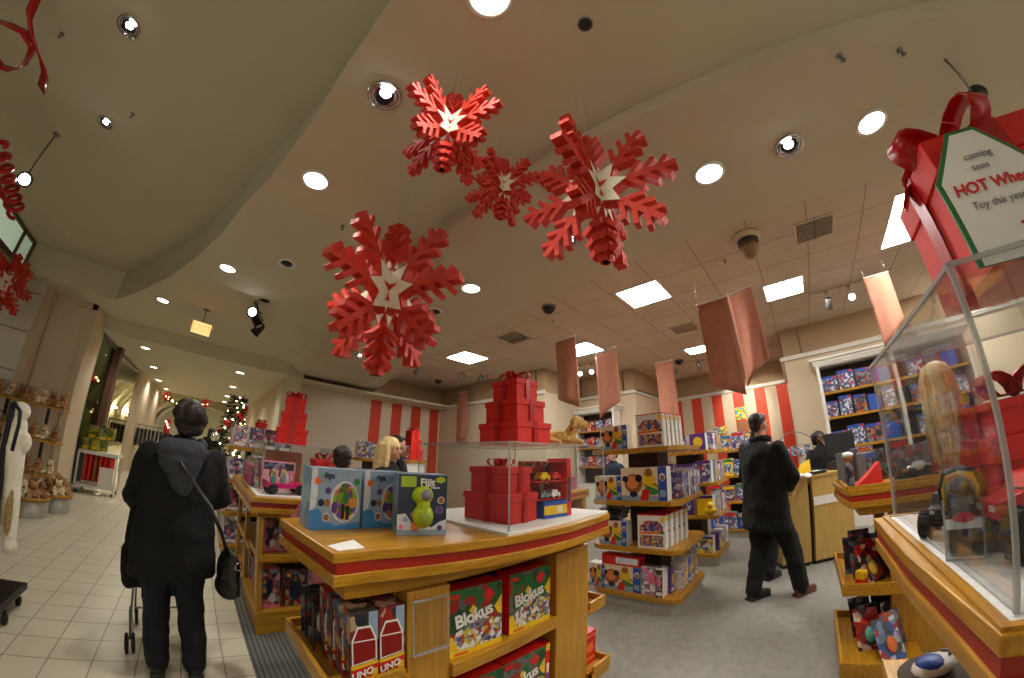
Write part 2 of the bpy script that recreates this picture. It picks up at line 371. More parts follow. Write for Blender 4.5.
m.strip([(-6, y, ZA) for y in yb], [(interp(cy, tx, y), y, ZA) for y in yb])
m.strip([(-6, y, ZA) for y in (-5, 6.75)], [(-3.6, y, ZA) for y in (-5, 6.75)])
struct('ceiling_main', m, CEIL)
m = MB()
m.strip([(interp(ys, rx, y), y, ZA) for y in ys], [(interp(ys, rx, y), y, ZR) for y in ys], smooth=True)
m.strip([(-3.6, 6.75, ZA), (-1.99, 6.75, ZA)], [(-3.6, 6.75, ZR), (-1.99, 6.75, ZR)])
m.box(-3.65, 2, -5, 6.8, ZR, ZR+.05)
struct('ceiling_recess', m, CEIL)
m = MB()
m.strip([(interp(cy, cx, y), y, ZS) for y in cy], [(interp(cy, tx, y), y, ZA+.02) for y in cy], smooth=True)
m.strip([(interp(cy, cx, y), y, ZS) for y in cy], [(interp(cy, ex, y), y, ZS) for y in cy])
m.strip([(interp(cy, ex, y), y, ZS) for y in cy], [(interp(cy, ex, y), y, ZT+.1) for y in cy])
struct('ceiling_bulkhead', m, CEIL2)
struct('ceiling_panels', MB().box(2.4, 11, -7, 9.2, ZT, ZT+.05), CTILE)

# left store wall with red stripes, its end pier and a tan band under the ceiling
m = MB().box(1.42, 6.3, 8.9, 9.2, 0, 3.0, 0).box(1.42, 6.3, 8.92, 9.2, 3.0, 3.7, 1).box(3.6, 6.1, 8.87, 8.93, 2.985, 3.035, 2)
for i in range(4): m.box(3.82+i*.635, 4.135+i*.635, 8.894, 8.905, 0, 2.915, 3)
struct('wall_left', m, [CREAMB, TAN, WHITE, STRIPE])
struct('column_left', MB().box(1.38, 1.80, 8.3, 8.95, 0, ZA), CEIL)
# back wall in steps: cabinet bay, striped recess, right bay
m = MB()
def wallseg(x0, x1, y0, y1):
    m.box(x0, x1, y0, y1, 0, 3.0, 0); m.box(x0+.02, x1-.02, y0+.02, y1-.02, 3.0, 3.7, 1)
wallseg(6.1, 6.4, 5.1, 8.9); wallseg(6.1, 7.9, 4.83, 5.1); wallseg(7.6, 7.9, 3.6, 4.83); wallseg(7.6, 10.1, 3.3, 3.6)
wallseg(9.8, 10.1, 0, 3.3); wallseg(7.3, 10.1, -.35, 0); wallseg(7.3, 7.6, -7, -.35); wallseg(1.9, 7.5, -7, -6.7)
for x0, x1, y0, y1 in ((6.05, 6.1, 4.8, 8.87), (7.55, 7.6, 3.25, 4.83), (7.6, 9.8, 3.25, 3.3), (9.75, 9.8, 0, 3.25), (7.3, 9.75, 0, .05), (7.25, 7.3, -6.7, .05)):
    m.box(x0, x1, y0, y1, 2.96, 3.03, 2); m.box(x0-.02*(y1-y0 > x1-x0), x1, y0, y1+.02*(y1-y0 < x1-x0), 3.0, 3.03, 2)
for i in range(6): m.box(9.79, 9.805, .04+i*.565, .315+i*.565, 0, 2.94, 3)
struct('wall_back', m, [CREAM, TAN, WHITE, STRIPE])

# aisle left side: panelled wall, pilaster, glazed transom
PANELW = grid_mat('white_wall_panels', (176, 172, 160), (70, 68, 62), 1.2, .62, -3.32, 7.12, .006, rough=.5)
m = MB().box(-6, -3.32, 7.12, 7.3, 0, ZA, 0)
for z in (.55, 1.17, 1.79, 2.41, 3.03): m.box(-6, -3.32, 7.116, 7.121, z-.006, z+.006, 1)
m.box(-3.32, -3.18, 7.2, 7.4, 0, ZA, 2).box(-3.2, -2.42, 7.48, 8.1, 0, ZA, 3).box(-3.2, -2.42, 7.42, 7.5, 3.12, ZA, 2).box(-2.52, -2.40, 7.42, 8.2, 0, ZA, 2)
struct('wall_aisle', m, [WHITE, GRILLE, CREAM, CREAMB])
struct('wall_light_block', MB().box(-6.1, -6, -5, 7.3, 0, 3.9), CREAM)  # unseen wall, added to block ambient light coming from the left
struct('baseboard_aisle', MB().box(-3.2, -2.39, 7.40, 7.47, 0, .1).box(-2.40, -2.37, 7.42, 8.2, 0, .1), CREAM)
struct('trim_1', MB().box(-6, 1.4, 8.0, 8.25, 2.95, ZA+.02), CEIL)
m = MB().bar((-3.6, -1, ZA+.03), (-3.6, 6.72, ZA+.03), .06, .06).bar((-3.6, -1, ZR-.02), (-3.6, 6.72, ZR-.02), .05, .05)
for y in (0, 1.6, 3.2, 4.8, 6.3, 6.72): m.bar((-3.6, y, ZA), (-3.6, y, ZR), .04, .04)
fr = struct('window_1', m, plain('bronze_frame', (92, 74, 44), .4))
TGLASS = clear('green_tinted_glass', tint=(.62, .70, .62), gloss=.12)
MB().box(-3.61, -3.60, -1, 6.72, ZA, ZR).build('glass_pane', TGLASS, fr)
struct('wall_beyond_glass', MB().box(-5.2, -5.1, -2, 7.1, 2.6, 4.2), plain('dark_green_plaster', (70, 74, 62), .8))
# the mall beyond: low ceiling, then a ribbed vaulted hall
m = MB().box(-8, 9, 8.25, 18, 2.95, 3.0)
struct('ceiling_mall', m, CEIL)
VR = plain('vault_plaster', (196, 186, 152), .85, noise=.03)
m = MB(); n = 14; A = []; B = []
for i in range(n+1):
    a = pi*i/n; A.append((-1+4.2*cos(a), 18, 1.7+2.6*sin(a))); B.append((-1+4.2*cos(a), 44, 1.7+2.6*sin(a)))
m.strip(A, B, 0, True)
for k in range(9):
    y = 18.5+k*2.6
    for i in range(n):
        a0, a1 = pi*i/n, pi*(i+1)/n
        P = [(-1+r*cos(a), yy_, 1.7+(r-1.6)*sin(a)) for a in (a0, a1) for r in (4.2, 4.0) for yy_ in (y, y+.25)]
        m.add(P, [[1, 3, 7, 5], [0, 4, 6, 2], [2, 6, 7, 3]])
m.box(-8, -5.2, 18, 18.1, 0, 5).box(3.2, 9, 18, 18.1, 0, 5).box(-5.3, -5.15, 18, 44, 0, 1.75).box(3.15, 3.3, 18, 44, 0, 1.75).box(-6, 4, 44, 44.2, 0, 5)
A2 = [(-1+4.2*cos(pi*i/n), 18, 1.7+2.6*sin(pi*i/n)) for i in range(n+1)]; B2 = [(x, 18, 5) for x, y, z in A2]
m.strip(A2, B2)
struct('ceiling_vault', m, VR)
m = MB().box(-8, -2.42, 8.1, 8.2, 0, ZA).box(-8, -7.9, 8.2, 18, 0, 3).box(1.45, 1.55, 9.2, 18, 0, 3).box(-2.42, -2.3, 12.6, 18, 0, 3)
struct('wall_mall', m, CREAM)
m = MB().box(-2.44, -2.40, 8.2, 12.5, 2.85, 2.95).box(-2.44, -2.40, 8.2, 8.26, 0, 2.95)
w2 = struct('window_2', m, GREYM)
MB().box(-2.425, -2.415, 8.26, 9.42, 0.9, 2.85).build('glass_pane', TGLASS, w2)
struct('column_mall', MB().box(-2.50, -2.28, 9.45, 9.72, 0, 2.95), plain('brown_column_cladding', (98, 66, 52), .5))
m = MB()
for k in range(6): y = 18.6+k*3.2; m.box(-5.14, -5.02, y, y+1.1, 1.95, 2.02, 0)
struct('trim_2', m, COVE)

# ------------------------------------------------------------------ lights in the ceilings
def beam(par, p, d, power, cone, size, col=(1, .95, .86)):
    L = bpy.data.lights.new('lamp_beam', 'SPOT'); L.energy = power; L.spot_size = radians(cone); L.spot_blend = .7; L.shadow_soft_size = size; L.color = col
    o = bpy.data.objects.new('lamp_beam', L); COL.objects.link(o); o.parent = par; o.location = p; o.rotation_euler = Vector(d).to_track_quat('-Z', 'Y').to_euler(); return o
def downlight(x, y, z, kind, label, r=.085):
    t = thing('recessed_downlight', label, 'ceiling light', (x, y, z), 0, 'recessed ceiling lights')
    MB().lathe([(r, 0), (r, -.012), (r+.02, -.012), (r+.02, 0)], n=28).build('trim_ring', WHITE if kind != 'spot' else CHROME, t)
    if kind == 'lit': beam(t, (0, 0, -.02), (0, 0, -1), 68, 104, .08)
    if kind == 'lit': MB().lathe([(.001, -.006), (r, -.006), (r, -.003), (.001, -.003)], n=28, cap=False).build('lens', LAMP, t)
    else:
        d = Vector((x, y, 0)).normalized()*r
        MB().lathe([(r, -.004), (r*.93, -.012), (r*.80, -.006), (.001, -.006)], n=28, cap=False).build('reflector', CHROME, t)
        MB().ball((d.x*.16, d.y*.16, -.006), (r*.72, r*.72, r*.30), 0, 22, 10).build('eyeball', BLACK, t)
        if kind == 'spot': MB().lathe([(r*.45, -.016), (r*.62, -.020), (r*.60, -.010)], c=(d.x*.34, d.y*.34, 0), n=22, cap=False).build('chrome_lip', CHROME, t)
        if kind == 'spot': MB().ball((-d.x*.34, -d.y*.34, -.006-r*.16), (r*.42, r*.42, r*.22), 0, 18, 8).build('lamp', LAMPC, t)
    return t
downlight(.325, .464, ZA, 'lit', 'bright round ceiling light at the very top edge of the view')
downlight(.20, 2.131, ZA, 'lit', 'large lit round ceiling light beside the curved recess edge, above the big snowflake')
downlight(-.23, 4.11, ZA, 'lit', 'lit round ceiling light second along the curved recess edge')
downlight(-1.109, 5.994, ZA, 'lit', 'lit round ceiling light near the far tip of the curved recess, by the exit sign')
downlight(.263, 1.222, ZA, 'spot', 'chrome eyeball spotlight set in the ceiling beside the small upper snowflake', .075)
downlight(-1.211*1.218, 1.681*1.218, ZR, 'spot', 'chrome eyeball spotlight in the raised recess, the higher of its two in the picture', .07)
downlight(-1.362*1.27, 2.474*1.27, ZR, 'spot', 'chrome eyeball spotlight in the raised recess, below its neighbour and beside a dark dot', .06)
downlight(.334, 3.51, ZA, 'dark', 'unlit eyeball fitting in the ceiling left of the big snowflake, nearer one', .075)
downlight(.309, 4.719, ZA, 'dark', 'unlit eyeball fitting in the ceiling above the cluster of spotlights', .075)
downlight(1.884, .092, ZS, 'lit', 'lit round light in the bulkhead just right of the largest snowflake')
downlight(2.001, -.969, ZS, 'lit', 'lit round light in the bulkhead beside the red bow of the tall gift')
downlight(1.918, 2.422, ZS, 'lit', 'lit round light in the bulkhead right of the lowest snowflake')
downlight(2.103, 5.637, ZS, 'spot', 'small bright spotlight in the bulkhead seen through the lowest snowflake', .07)
downlight(1.928, -.433, ZS, 'spot', 'chrome eyeball spotlight in the bulkhead between two lit round lights', .075)
downlight(1.987, 3.156, ZS, 'dark', 'unlit eyeball fitting in the bulkhead right of the lowest snowflake', .075)
downlight(1.93, 1.23, ZS, 'spot', 'small bright spotlight seen between the arms of the largest snowflake', .06)
k = 0
for x, y, far in ((-1.66, 8.74, 'first'), (-1.80, 11.33, 'second'), (-2.0, 14.3, 'third'), (-2.0, 16.9, 'fourth')):
    t = downlight(x, y, 2.95, 'none', far+' small light from the beam, left row of the low mall ceiling', .09)
for x, y, far in ((.43, 8.99, 'first'), (.44, 11.73, 'second'), (.42, 14.7, 'third'), (.42, 17.2, 'fourth')):
    t = downlight(x, y, 2.95, 'none', far+' small light from the beam, right row of the low mall ceiling', .09)
for o in [o for o in COL.objects if o.name.startswith('recessed_downlight') and abs(o.location.z-2.95) < .01]:
    for c in list(o.children):
        if c.name.startswith(('reflector', 'eyeball')): bpy.data.objects.remove(c)
    MB().lathe([(.001, -.006), (.09, -.006), (.09, -.003), (.001, -.003)], n=24, cap=False).build('lens', LAMPF, o); beam(o, (0, 0, -.03), (0, 0, -1), 60, 150, .1)
def troffer(x0, x1, y0, y1, label):
    t = thing('ceiling_light_panel', label, 'ceiling light', ((x0+x1)/2, (y0+y1)/2, ZT), 0, 'square ceiling light panels')
    a, b = (x1-x0)/2, (y1-y0)/2
    MB().box(-a, a, -b, -b+.02, -.012, 0).box(-a, a, b-.02, b, -.012, 0).box(-a, -a+.02, -b+.02, b-.02, -.012, 0).box(a-.02, a, -b+.02, b-.02, -.012, 0).build('frame', WHITE, t)
    MB().box(-a+.02, a-.02, -b+.02, b-.02, -.008, -.002).build('diffuser', PANEL, t)
troffer(3.81, 4.43, 1.20, 1.80, 'bright square ceiling panel nearest the largest snowflake')
troffer(4.97, 5.58, -.54, .04, 'bright square ceiling panel between the wide pink banner and the air grille')
troffer(3.72, 4.90, -2.12, -1.57, 'bright ceiling panel half hidden behind the tall red gift with a tag')
troffer(4.06, 4.72, 5.2, 5.86, 'bright square ceiling panel above the red three-tier gift stack')
troffer(5.2, 5.86, 3.1, 3.76, 'bright square ceiling panel partly covered by two narrow pink banners')
troffer(7.0, 7.5, 1.35, 1.86, 'small far ceiling panel left of the wide pink banner')
troffer(6.3, 6.9, -3.6, -3.0, 'square ceiling panel over the far shelves behind the acrylic case')
troffer(3.3, 3.9, -4.2, -3.6, 'square ceiling panel behind the tall red gift')
def vent(x, y, z, s, label, dark=True):
    t = thing('air_vent', label, 'vent', (x, y, z), 0, 'ceiling air grilles')
    MB().box(-s, s, -s, s, -.008, 0).build('backing', GRILLE if dark else GREYM, t)
    b = MB()
    for i in range(9): u = -s+.02+i*(2*s-.04)/8; b.bar((u, -s, -.014), (u, s, -.014), .005, .012)
    b.box(-s-.03, s+.03, -s-.03, -s, -.014, 0).box(-s-.03, s+.03, s, s+.03, -.014, 0).box(-s-.03, -s, -s, s, -.014, 0).box(s, s+.03, -s, s, -.014, 0)
    b.build('louvres', CTILE if dark else GREYM, t)
vent(4.15, 3.95, ZT, .22, 'dark square air grille above the red gift stack')
vent(3.87, -.70, ZT, .2, 'striped air grille above the bright panel near the tall gift')
vent(5.78, 1.46, ZT, .2, 'dark air grille left of the wide pink banner')
def dome(x, y, z, r, label):
    t = thing('dome_camera', label, 'camera', (x, y, z), 0, 'dome cameras')
    MB().lathe([(r*1.15, 0), (r*1.15, -.02), (r, -.025)], n=24).build('base_ring', GREYM, t)
    MB().lathe([(r, -.02), (r*.95, -.05), (r*.7, -.085), (r*.35, -.105), (.004, -.11)], n=24).build('dome', plain('smoked_dome', (16, 16, 18), .12), t)
dome(3.57, 2.72, ZT, .09, 'black dome camera on the panel ceiling under the largest snowflake')
dome(5.2, 7.78, ZT, .09, 'black dome camera in the far corner above the left striped wall')
dome(7.75, 2.2, ZT, .09, 'black dome camera left of the wide pink banner')
def dot(x, y, z, r, label, name='ceiling_sprinkler'):
    t = thing(name, label, 'sprinkler', (x, y, z), 0, 'sprinkler heads')
    MB().lathe([(r*1.5, 0), (r*1.4, -.006), (r*.5, -.008), (r*.45, -.035), (r*1.1, -.037), (r*1.1, -.042)], n=14).build('head', GREYM, t)
for x, y, z, l in ((-2.04, 2.355, ZA+.49, 'sprinkler head in the raised recess, nearest the top corner'), (-1.45, 2.9, ZR, 'dark sprinkler head beside the lower eyeball light of the recess'),
                   (.578, 2.519, ZA, 'sprinkler head between the big snowflake and the large lit light'), (.238, 4.785*.98, ZA, 'sprinkler head beside the cluster of spotlights'),
                   (1.44, -.79, ZS, 'sprinkler head above the eyeball spotlight of the bulkhead'), (1.55, -1.13, ZS, 'sprinkler head up from the lit light near the tall gift'), (3.9, .35, ZT, 'sprinkler head on the panel ceiling below the globe speaker'), (4.0, 2.97, ZT, 'sprinkler head beside the dome camera')):
    dot(x, y, z, .013, l)
t = thing('ceiling_speaker', 'round dark speaker grille in the ceiling above the largest snowflake', 'speaker', (.704, .236, ZA))
MB().lathe([(.030, 0), (.030, -.006), (.024, -.009), (.001, -.009)], n=24).build('grille', GRILLE, t); MB().lathe([(.030, 0), (.036, 0), (.036, -.006), (.030, -.006)], n=24, cap=False).build('rim', GREYM, t)
t = thing('globe_speaker', 'beige globe speaker on a round base hanging from the panel ceiling', 'speaker', (3.55, .03, ZT))
MB().lathe([(.15, 0), (.15, -.03), (.12, -.05), (.115, -.07)], n=28).build('base', CREAM, t); MB().lathe([(.118, -.05), (.112, -.10), (.10, -.10)], n=28, cap=False).build('slotted_collar', GRILLE, t)
MB().ball((0, 0, -.175), (.105, .105, .10), 0, 24, 14).build('globe', plain('beige_globe', (150, 120, 82), .5), t)
# exit sign hung from the ceiling
t = thing('exit_sign', 'lit orange exit sign hanging from the ceiling near the aisle beam', 'sign', (-.43, 5.85, ZA), radians(8))
MB().cap((0, 0, 0), (0, 0, -.20), .008).lathe([(.05, 0), (.05, -.015), (.03, -.02)], n=14).build('stem', GREYM, t)
MB().box(-.15, .15, -.025, .025, -.40, -.20, 0).box(-.14, .14, -.027, -.025, -.39, -.21, 1).build('housing', [GREYM, EXITG], t)
words('EXIT', .15, EXITR, t, (0, -.029, -.30))
# cluster of track spotlights and far wall-washers
def spot(x, y, z, d, label, lit=True, s=1.0, drop=.10):
    t = thing('track_spotlight', label, 'spotlight', (x, y, z), 0, 'ceiling spotlights'); d = Vector(d).normalized()
    MB().cap((0, 0, 0), (0, 0, -drop), .008*s).lathe([(.03*s, 0), (.03*s, -.015), (.015*s, -.02)], n=12).build('stem', GREYM, t)
    p = Vector((0, 0, -drop)); Q = d.to_track_quat('Z', 'Y').to_matrix().to_4x4(); Q.translation = p
    MB().lathe([(.02*s, -.07*s), (.045*s, -.06*s), (.05*s, .05*s), (.058*s, .08*s), (.05*s, .08*s), (.03*s, .02*s)], n=18, cap=False).xf(Q).build('shade', GREYM if s < 1.2 else BLACKM, t)
    if lit: beam(t, p+d*.09*s, d, 60 if lit is True else lit, 60, .04, (1, .94, .84))
    MB().lathe([(.001, .055*s), (.048*s, .055*s)], n=18, cap=False).xf(Q).build('lamp', LAMPC if lit else WHITE, t)
def rail(p, q, label):
    t = MB().bar(p, q, .035, .025).build('lighting_track', CREAM if p[0] > 2 else GREYM, None, p); tag(t, label, 'track', 'lighting tracks')
rail((.21, 4.86, ZA-.013), (.42, 5.7, ZA-.013), 'short lighting track on the aisle ceiling holding a cluster of spotlights')
spot(.22, 4.90, ZA-.02, (-.3, -.9, -.35), 'lit spotlight nearest the camera in the aisle ceiling cluster', True, 1.25, .12)
spot(.31, 5.2, ZA-.02, (.5, -.3, -.7), 'dark spotlight in the middle of the aisle ceiling cluster', False, 1.3, .14)
spot(.38, 5.5, ZA-.02, (-.5, .2, -.8), 'dark spotlight at the far end of the aisle ceiling cluster', False, 1.3, .15)
rail((3.9, 6.95, ZT-.013), (5.6, 6.3, ZT-.013), 'lighting track on the panel ceiling near the left striped wall')
for i, (x, y) in enumerate(((4.0, 6.9), (5.05, 6.52), (5.5, 6.34))): spot(x, y, ZT-.025, (.2, .9, -.4), ORD[i]+' unlit white spotlight from the snowflake on the left wall track', False, 1.1)
rail((6.45, 4.4, ZT-.013), (6.5, 3.5, ZT-.013), 'lighting track behind the two narrow pink banners')
spot(6.45, 4.08, ZT-.03, (-.72, -.45, -.5), 'lit spotlight just right of the narrow pink banner, left of a pair', True, 1.1, .16); spot(6.48, 3.8, ZT-.03, (-.72, -.42, -.5), 'lit spotlight of a pair, beside the slanted pink banner', True, 1.1, .16)
rail((5.77, -.6, ZT-.013), (5.77, -1.5, ZT-.013), 'lighting track near the right cabinet')
spot(5.77, -1.21, ZT-.03, (-.8, .17, -.4), 'lit spotlight above the white cabinet, beside the last pink banner', True, 1.1, .17); spot(5.77, -.86, ZT-.03, (.7, .1, -.6), 'unlit white spotlight above the white cabinet', False, 1.1, .17)
rail((8.05, 2.6, ZT-.013), (8.4, .2, ZT-.013), 'lighting track in front of the red striped back wall')
for i, y in enumerate((2.45, 1.85)): spot(8.1, y, ZT-.03, (.8, 0, -.5), ORD[i]+' unlit spotlight from the left facing the striped back wall', False, 1.1)
spot(8.35, 1.05, ZT-.03, (1.45, .12, -.95), 'lit spotlight behind the wide pink banner aimed at the striped back wall', 130, 1.1)
spot(8.2, .35, ZT-.03, (1.5, .2, -.9), 'second lit spotlight behind the wide pink banner aimed at the striped wall', 60, 1.1)
t = thing('hanging_spotlight', 'black spotlight on a thin bent rod near the upper right corner', 'spotlight', (1.72, -1.42, ZS))
MB().tube([(0, 0, 0), (.03, -.02, -.1), (.10, -.06, -.2)], .007, 8).build('rod', GREYM, t); MB().lathe([(.001, -.06), (.05, -.05), (.06, .04), (.045, .045), (.001, .045)], c=(.14, -.09, -.2), n=18, axis='x').build('shade', BLACK, t)
# ------------------------------------------------------------------ display furniture
def arcpts(x0, x1, y0, y1, bulge, n=12):
    """A gently bowed edge from (x0,y0) to (x1,y1)."""
    P = []
    for i in range(n+1):
        t = i/n; P.append((x0+(x1-x0)*t, y0+(y1-y0)*t+bulge*4*t*(1-t)))
    return P
def slab(poly, z0, z1, name, mat, par, o, inset=0, bevel=.004):
    cx_ = sum(p[0] for p in poly)/len(poly); cy_ = sum(p[1] for p in poly)/len(poly)
    q = []
    for x, y in poly:
        d = Vector((x-cx_, y-cy_)); q.append((x-d.x/d.length*inset-o[0], y-d.y/d.length*inset-o[1]))
    return MB().prism(q, z0, z1).build(name, mat, par, bevel=bevel)
def counter_top(poly, h, par, o):
    slab(poly, h-.037, h, 'top', WX, par, o); slab(poly, h-.077, h-.037, 'red_band', BAND, par, o, .014, 0); slab(poly, h-.118, h-.077, 'lower_top', WX, par, o, .002)
def bx(name, mat, par, o, x0, x1, y0, y1, z0, z1, bevel=.003):
    return MB().box(x0-o[0], x1-o[0], y0-o[1], y1-o[1], z0, z1).build(name, mat, par, bevel=bevel)
def tray(name, par, o, x0, x1, y0, y1, zf, zl, sides, t=.02):
    """A shelf tray: floor board with upright lips on the given sides."""
    b = MB().box(x0-o[0], x1-o[0], y0-o[1], y1-o[1], zf-.03, zf)
    if '-x' in sides: b.box(x0-o[0], x0+t-o[0], y0-o[1], y1-o[1], zf, zl)
    if '+x' in sides: b.box(x1-t-o[0], x1-o[0], y0-o[1], y1-o[1], zf, zl)
    if '-y' in sides: b.box(x0+t-o[0], x1-t-o[0], y0-o[1], y0+t-o[1], zf, zl)
    if '+y' in sides: b.box(x0+t-o[0], x1-t-o[0], y1-t-o[1], y1-o[1], zf, zl)
    return b.build(name, WY if (y1-y0) > (x1-x0) else WX, par, bevel=.003)
def case(label, x0, x1, y0, y1, z0, z1, e=.006, group='clear acrylic display cases'):
    o = ((x0+x1)/2, (y0+y1)/2, z0); t = thing('acrylic_case', label, 'display case', o, 0, group); a, b, h = (x1-x0)/2, (y1-y0)/2, z1-z0
    q = .004
    for nm, bb in (('side_panel', (-a, a, -b, -b+q, 0, h)), ('side_panel', (-a, a, b-q, b, 0, h)), ('side_panel', (-a, -a+q, -b+q, b-q, 0, h)), ('side_panel', (a-q, a, -b+q, b-q, 0, h)), ('top_panel', (-a+q, a-q, -b+q, b-q, h-q, h))):
        MB().box(*bb).build(nm, ACRH, t)
    m = MB(); w = e
    for sx in (-1, 1):
        for sy in (-1, 1): m.bar((sx*(a-.001), sy*(b-.001), 0), (sx*(a-.001), sy*(b-.001), h), w, w)
    for sy in (-1, 1): m.bar((-a, sy*(b-.001), h-.002), (a, sy*(b-.001), h-.002), w, w)
    for sx in (-1, 1): m.bar((sx*(a-.001), -b, h-.002), (sx*(a-.001), b, h-.002), w, w)
    m.build('glued_edges', ACRE, t)
    return t

# front counter
O = (1.2, 1.5, 0)
FC = thing('display_counter', 'bow-fronted oak display counter with red band holding green game boxes', 'counter', O)
near = [(.407, 1.171), (.547, 1.180), (.70, 1.160), (.847, 1.139), (1.147, 1.092), (1.35, 1.068), (1.546, 1.053), (1.75, 1.058), (1.998, 1.078)]
far = [(2.0, 1.86), (1.75, 1.91), (1.5, 1.925), (1.2, 1.915), (.9, 1.89), (.6, 1.85), (.352, 1.79)]
counter_top(near+far, 1.12, FC, O)
bx('apron', WX, FC, O, .47, 1.95, 1.235, 1.72, .93, 1.002)
bx('post', WZ, FC, O, .705, .905, 1.205, 1.30, .0, .93); bx('post', WZ, FC, O, 1.615, 1.94, 1.20, 1.30, 0, .93)
bx('post', WZ, FC, O, .72, 1.94, 1.70, 1.76, 0, .93)
bx('back_panel', DARKIN, FC, O, .905, 1.615, 1.56, 1.58, .12, .93); bx('divider', WZ, FC, O, .88, .905, 1.30, 1.70, 0, .93); bx('divider', WZ, FC, O, 1.615, 1.64, 1.30, 1.70, 0, .93)
bx('divider', WZ, FC, O, .70, .72, 1.30, 1.70, 0, .93)
bx('shelf', WX, FC, O, .905, 1.615, 1.185, 1.56, .515, .577); bx('base_shelf', WX, FC, O, .905, 1.615, 1.185, 1.56, .0, .12)
tray('corner_tray', FC, O, .39, .70, 1.17, 1.79, .605, .645, ('-x', '-y', '+y')); tray('lower_corner_tray', FC, O, .37, .70, 1.14, 1.82, .10, .15, ('-x', '-y', '+y'))
tray('end_tray', FC, O, 1.945, 2.16, 1.20, 1.76, .49, .535, ('+x', '-y')); tray('lower_end_tray', FC, O, 1.945, 2.17, 1.16, 1.76, .06, .105, ('+x', '-y'))
bx('lower_end_tray_front', WX, FC, O, 1.945, 2.17, 1.165, 1.19, 0, .06)
h = MB().bar((.722, 1.19, .894), (.884, 1.19, .894), .01, .006).bar((.722, 1.19, .672), (.884, 1.19, .672), .014, .008).bar((.722, 1.19, .672), (.722, 1.19, .894), .004, .006).bar((.884, 1.19, .672), (.884, 1.19, .894), .004, .006)
t = thing('sign_holder', 'empty clear acrylic sign holder on the post of the front counter', 'sign holder', (.803, 1.19, .67)); h.xf(Matrix.Translation((-.803, -1.19, -.67))).build('edges', ACRE, t)
MB().box(-.079, .079, -.006, -.004, .004, .222).build('clear_panel', ACRH, t)
case('clear acrylic case on the front counter over red gift boxes', 1.15, 2.0, 1.115, 1.88, 1.134, 1.54)
tag(MB().box(1.13, 2.01, 1.10, 1.89, 1.1205, 1.133)  .build('display_board', PAPER, None, (1.57, 1.5, 1.12)), 'white board under the front acrylic case', 'board')
tag(MB().prism([(.415, 1.262), (.539, 1.330), (.531, 1.205), (.43, 1.190)], 1.1205, 1.1225).build('paper_note', PAPER, None, (.48, 1.25, 1.12)), 'white slip of paper lying on the front counter corner', 'paper')

# left counter (dolls)
O = (1.0, 3.9, 0)
LC = thing('display_counter', 'oak display counter with red band holding pink doll boxes beside the aisle', 'counter', O)
counter_top([(.355, 2.95), (.78, 2.91), (1.2, 2.95), (1.2, 4.75), (.78, 4.79), (.34, 4.75)], 1.05, LC, O)
bx('apron', WX, LC, O, .42, 1.16, 2.98, 4.7, .90, .932)
for y0, y1 in ((2.97, 3.08), (4.6, 4.7)): bx('post', WZ, LC, O, .43, .47, y0, y1, .17, .90)
bx('post', WZ, LC, O, .43, .47, 3.8, 3.86, .17, .90)
bx('post', WZ, LC, O, 1.08, 1.16, 2.98, 3.08, .17, .90)
bx('base', WX, LC, O, .42, 1.16, 2.96, 4.72, 0, .17)
bx('shelf', WX, LC, O, .44, 1.15, 2.955, 3.5, .555, .605); bx('side_shelf', WY, LC, O, .43, .80, 3.5, 4.65, .50, .53)
bx('back_panel', DARKIN, LC, O, .80, 1.15, 3.48, 3.5, .17, .90); bx('side_back_panel', DARKIN, LC, O, .80, .82, 3.5, 4.6, .17, .90)
tray('edge_tray', LC, O, .44, 1.15, 2.945, 3.1, .60, .615, ('-y',))
case('clear acrylic case on the left counter over a pink toy jeep', .44, 1.17, 3.06, 4.0, 1.062, 1.47)
tag(MB().box(.40, 1.185, 3.0, 4.1, 1.0505, 1.061)  .build('display_board', PAPER, None, (1.1, 3.5, 1.05)), 'white board under the acrylic case with the pink jeep', 'board')

# right counter (trucks), closest to the camera on the right
O = (1.23, -.65, 0)
RC = thing('display_counter', 'oak display counter with red band at the right edge under the truck case', 'counter', O)
poly = [(.681, -.297), (1.18, -.262), (1.715, -.268), (1.715, -1.05), (1.18, -1.08), (.681, -1.04)]
counter_top(poly, 1.12, RC, O)
b = MB()
b.box(.69-O[0], 1.70-O[0], -.322-O[1], -.30-O[1], 1.12, 1.128).box(1.68-O[0], 1.70-O[0], -1.03-O[1], -.322-O[1], 1.12, 1.128).box(.69-O[0], .71-O[0], -1.03-O[1], -.322-O[1], 1.12, 1.128)
b.build('rim', WX, RC)
bx('apron', WX, RC, O, .76, 1.66, -.99, -.36, .93, 1.002); bx('post', WZ, RC, O, 1.50, 1.66, -.99, -.90, 0, .93); bx('post', WZ, RC, O, .76, .86, -.99, -.9, 0, .93)
bx('back_panel', DARKIN, RC, O, .86, 1.66, -.92, -.9, .1, .93); bx('shelf', WX, RC, O, .80, 1.70, -.9, -.30, .52, .56); bx('base', WX, RC, O, .80, 1.66, -.92, -.40, 0, .12)
tag(MB().box(.715, 1.675, -1.02, -.326, 1.1205, 1.125).build('display_paper', FELT, None, (1.2, -.65, 1.12)), 'speckled white display paper lining the truck case', 'paper')
case('large clear acrylic case over toy trucks at the right edge', .728, 1.672, -1.0, -.34, 1.129, 1.70, .009)

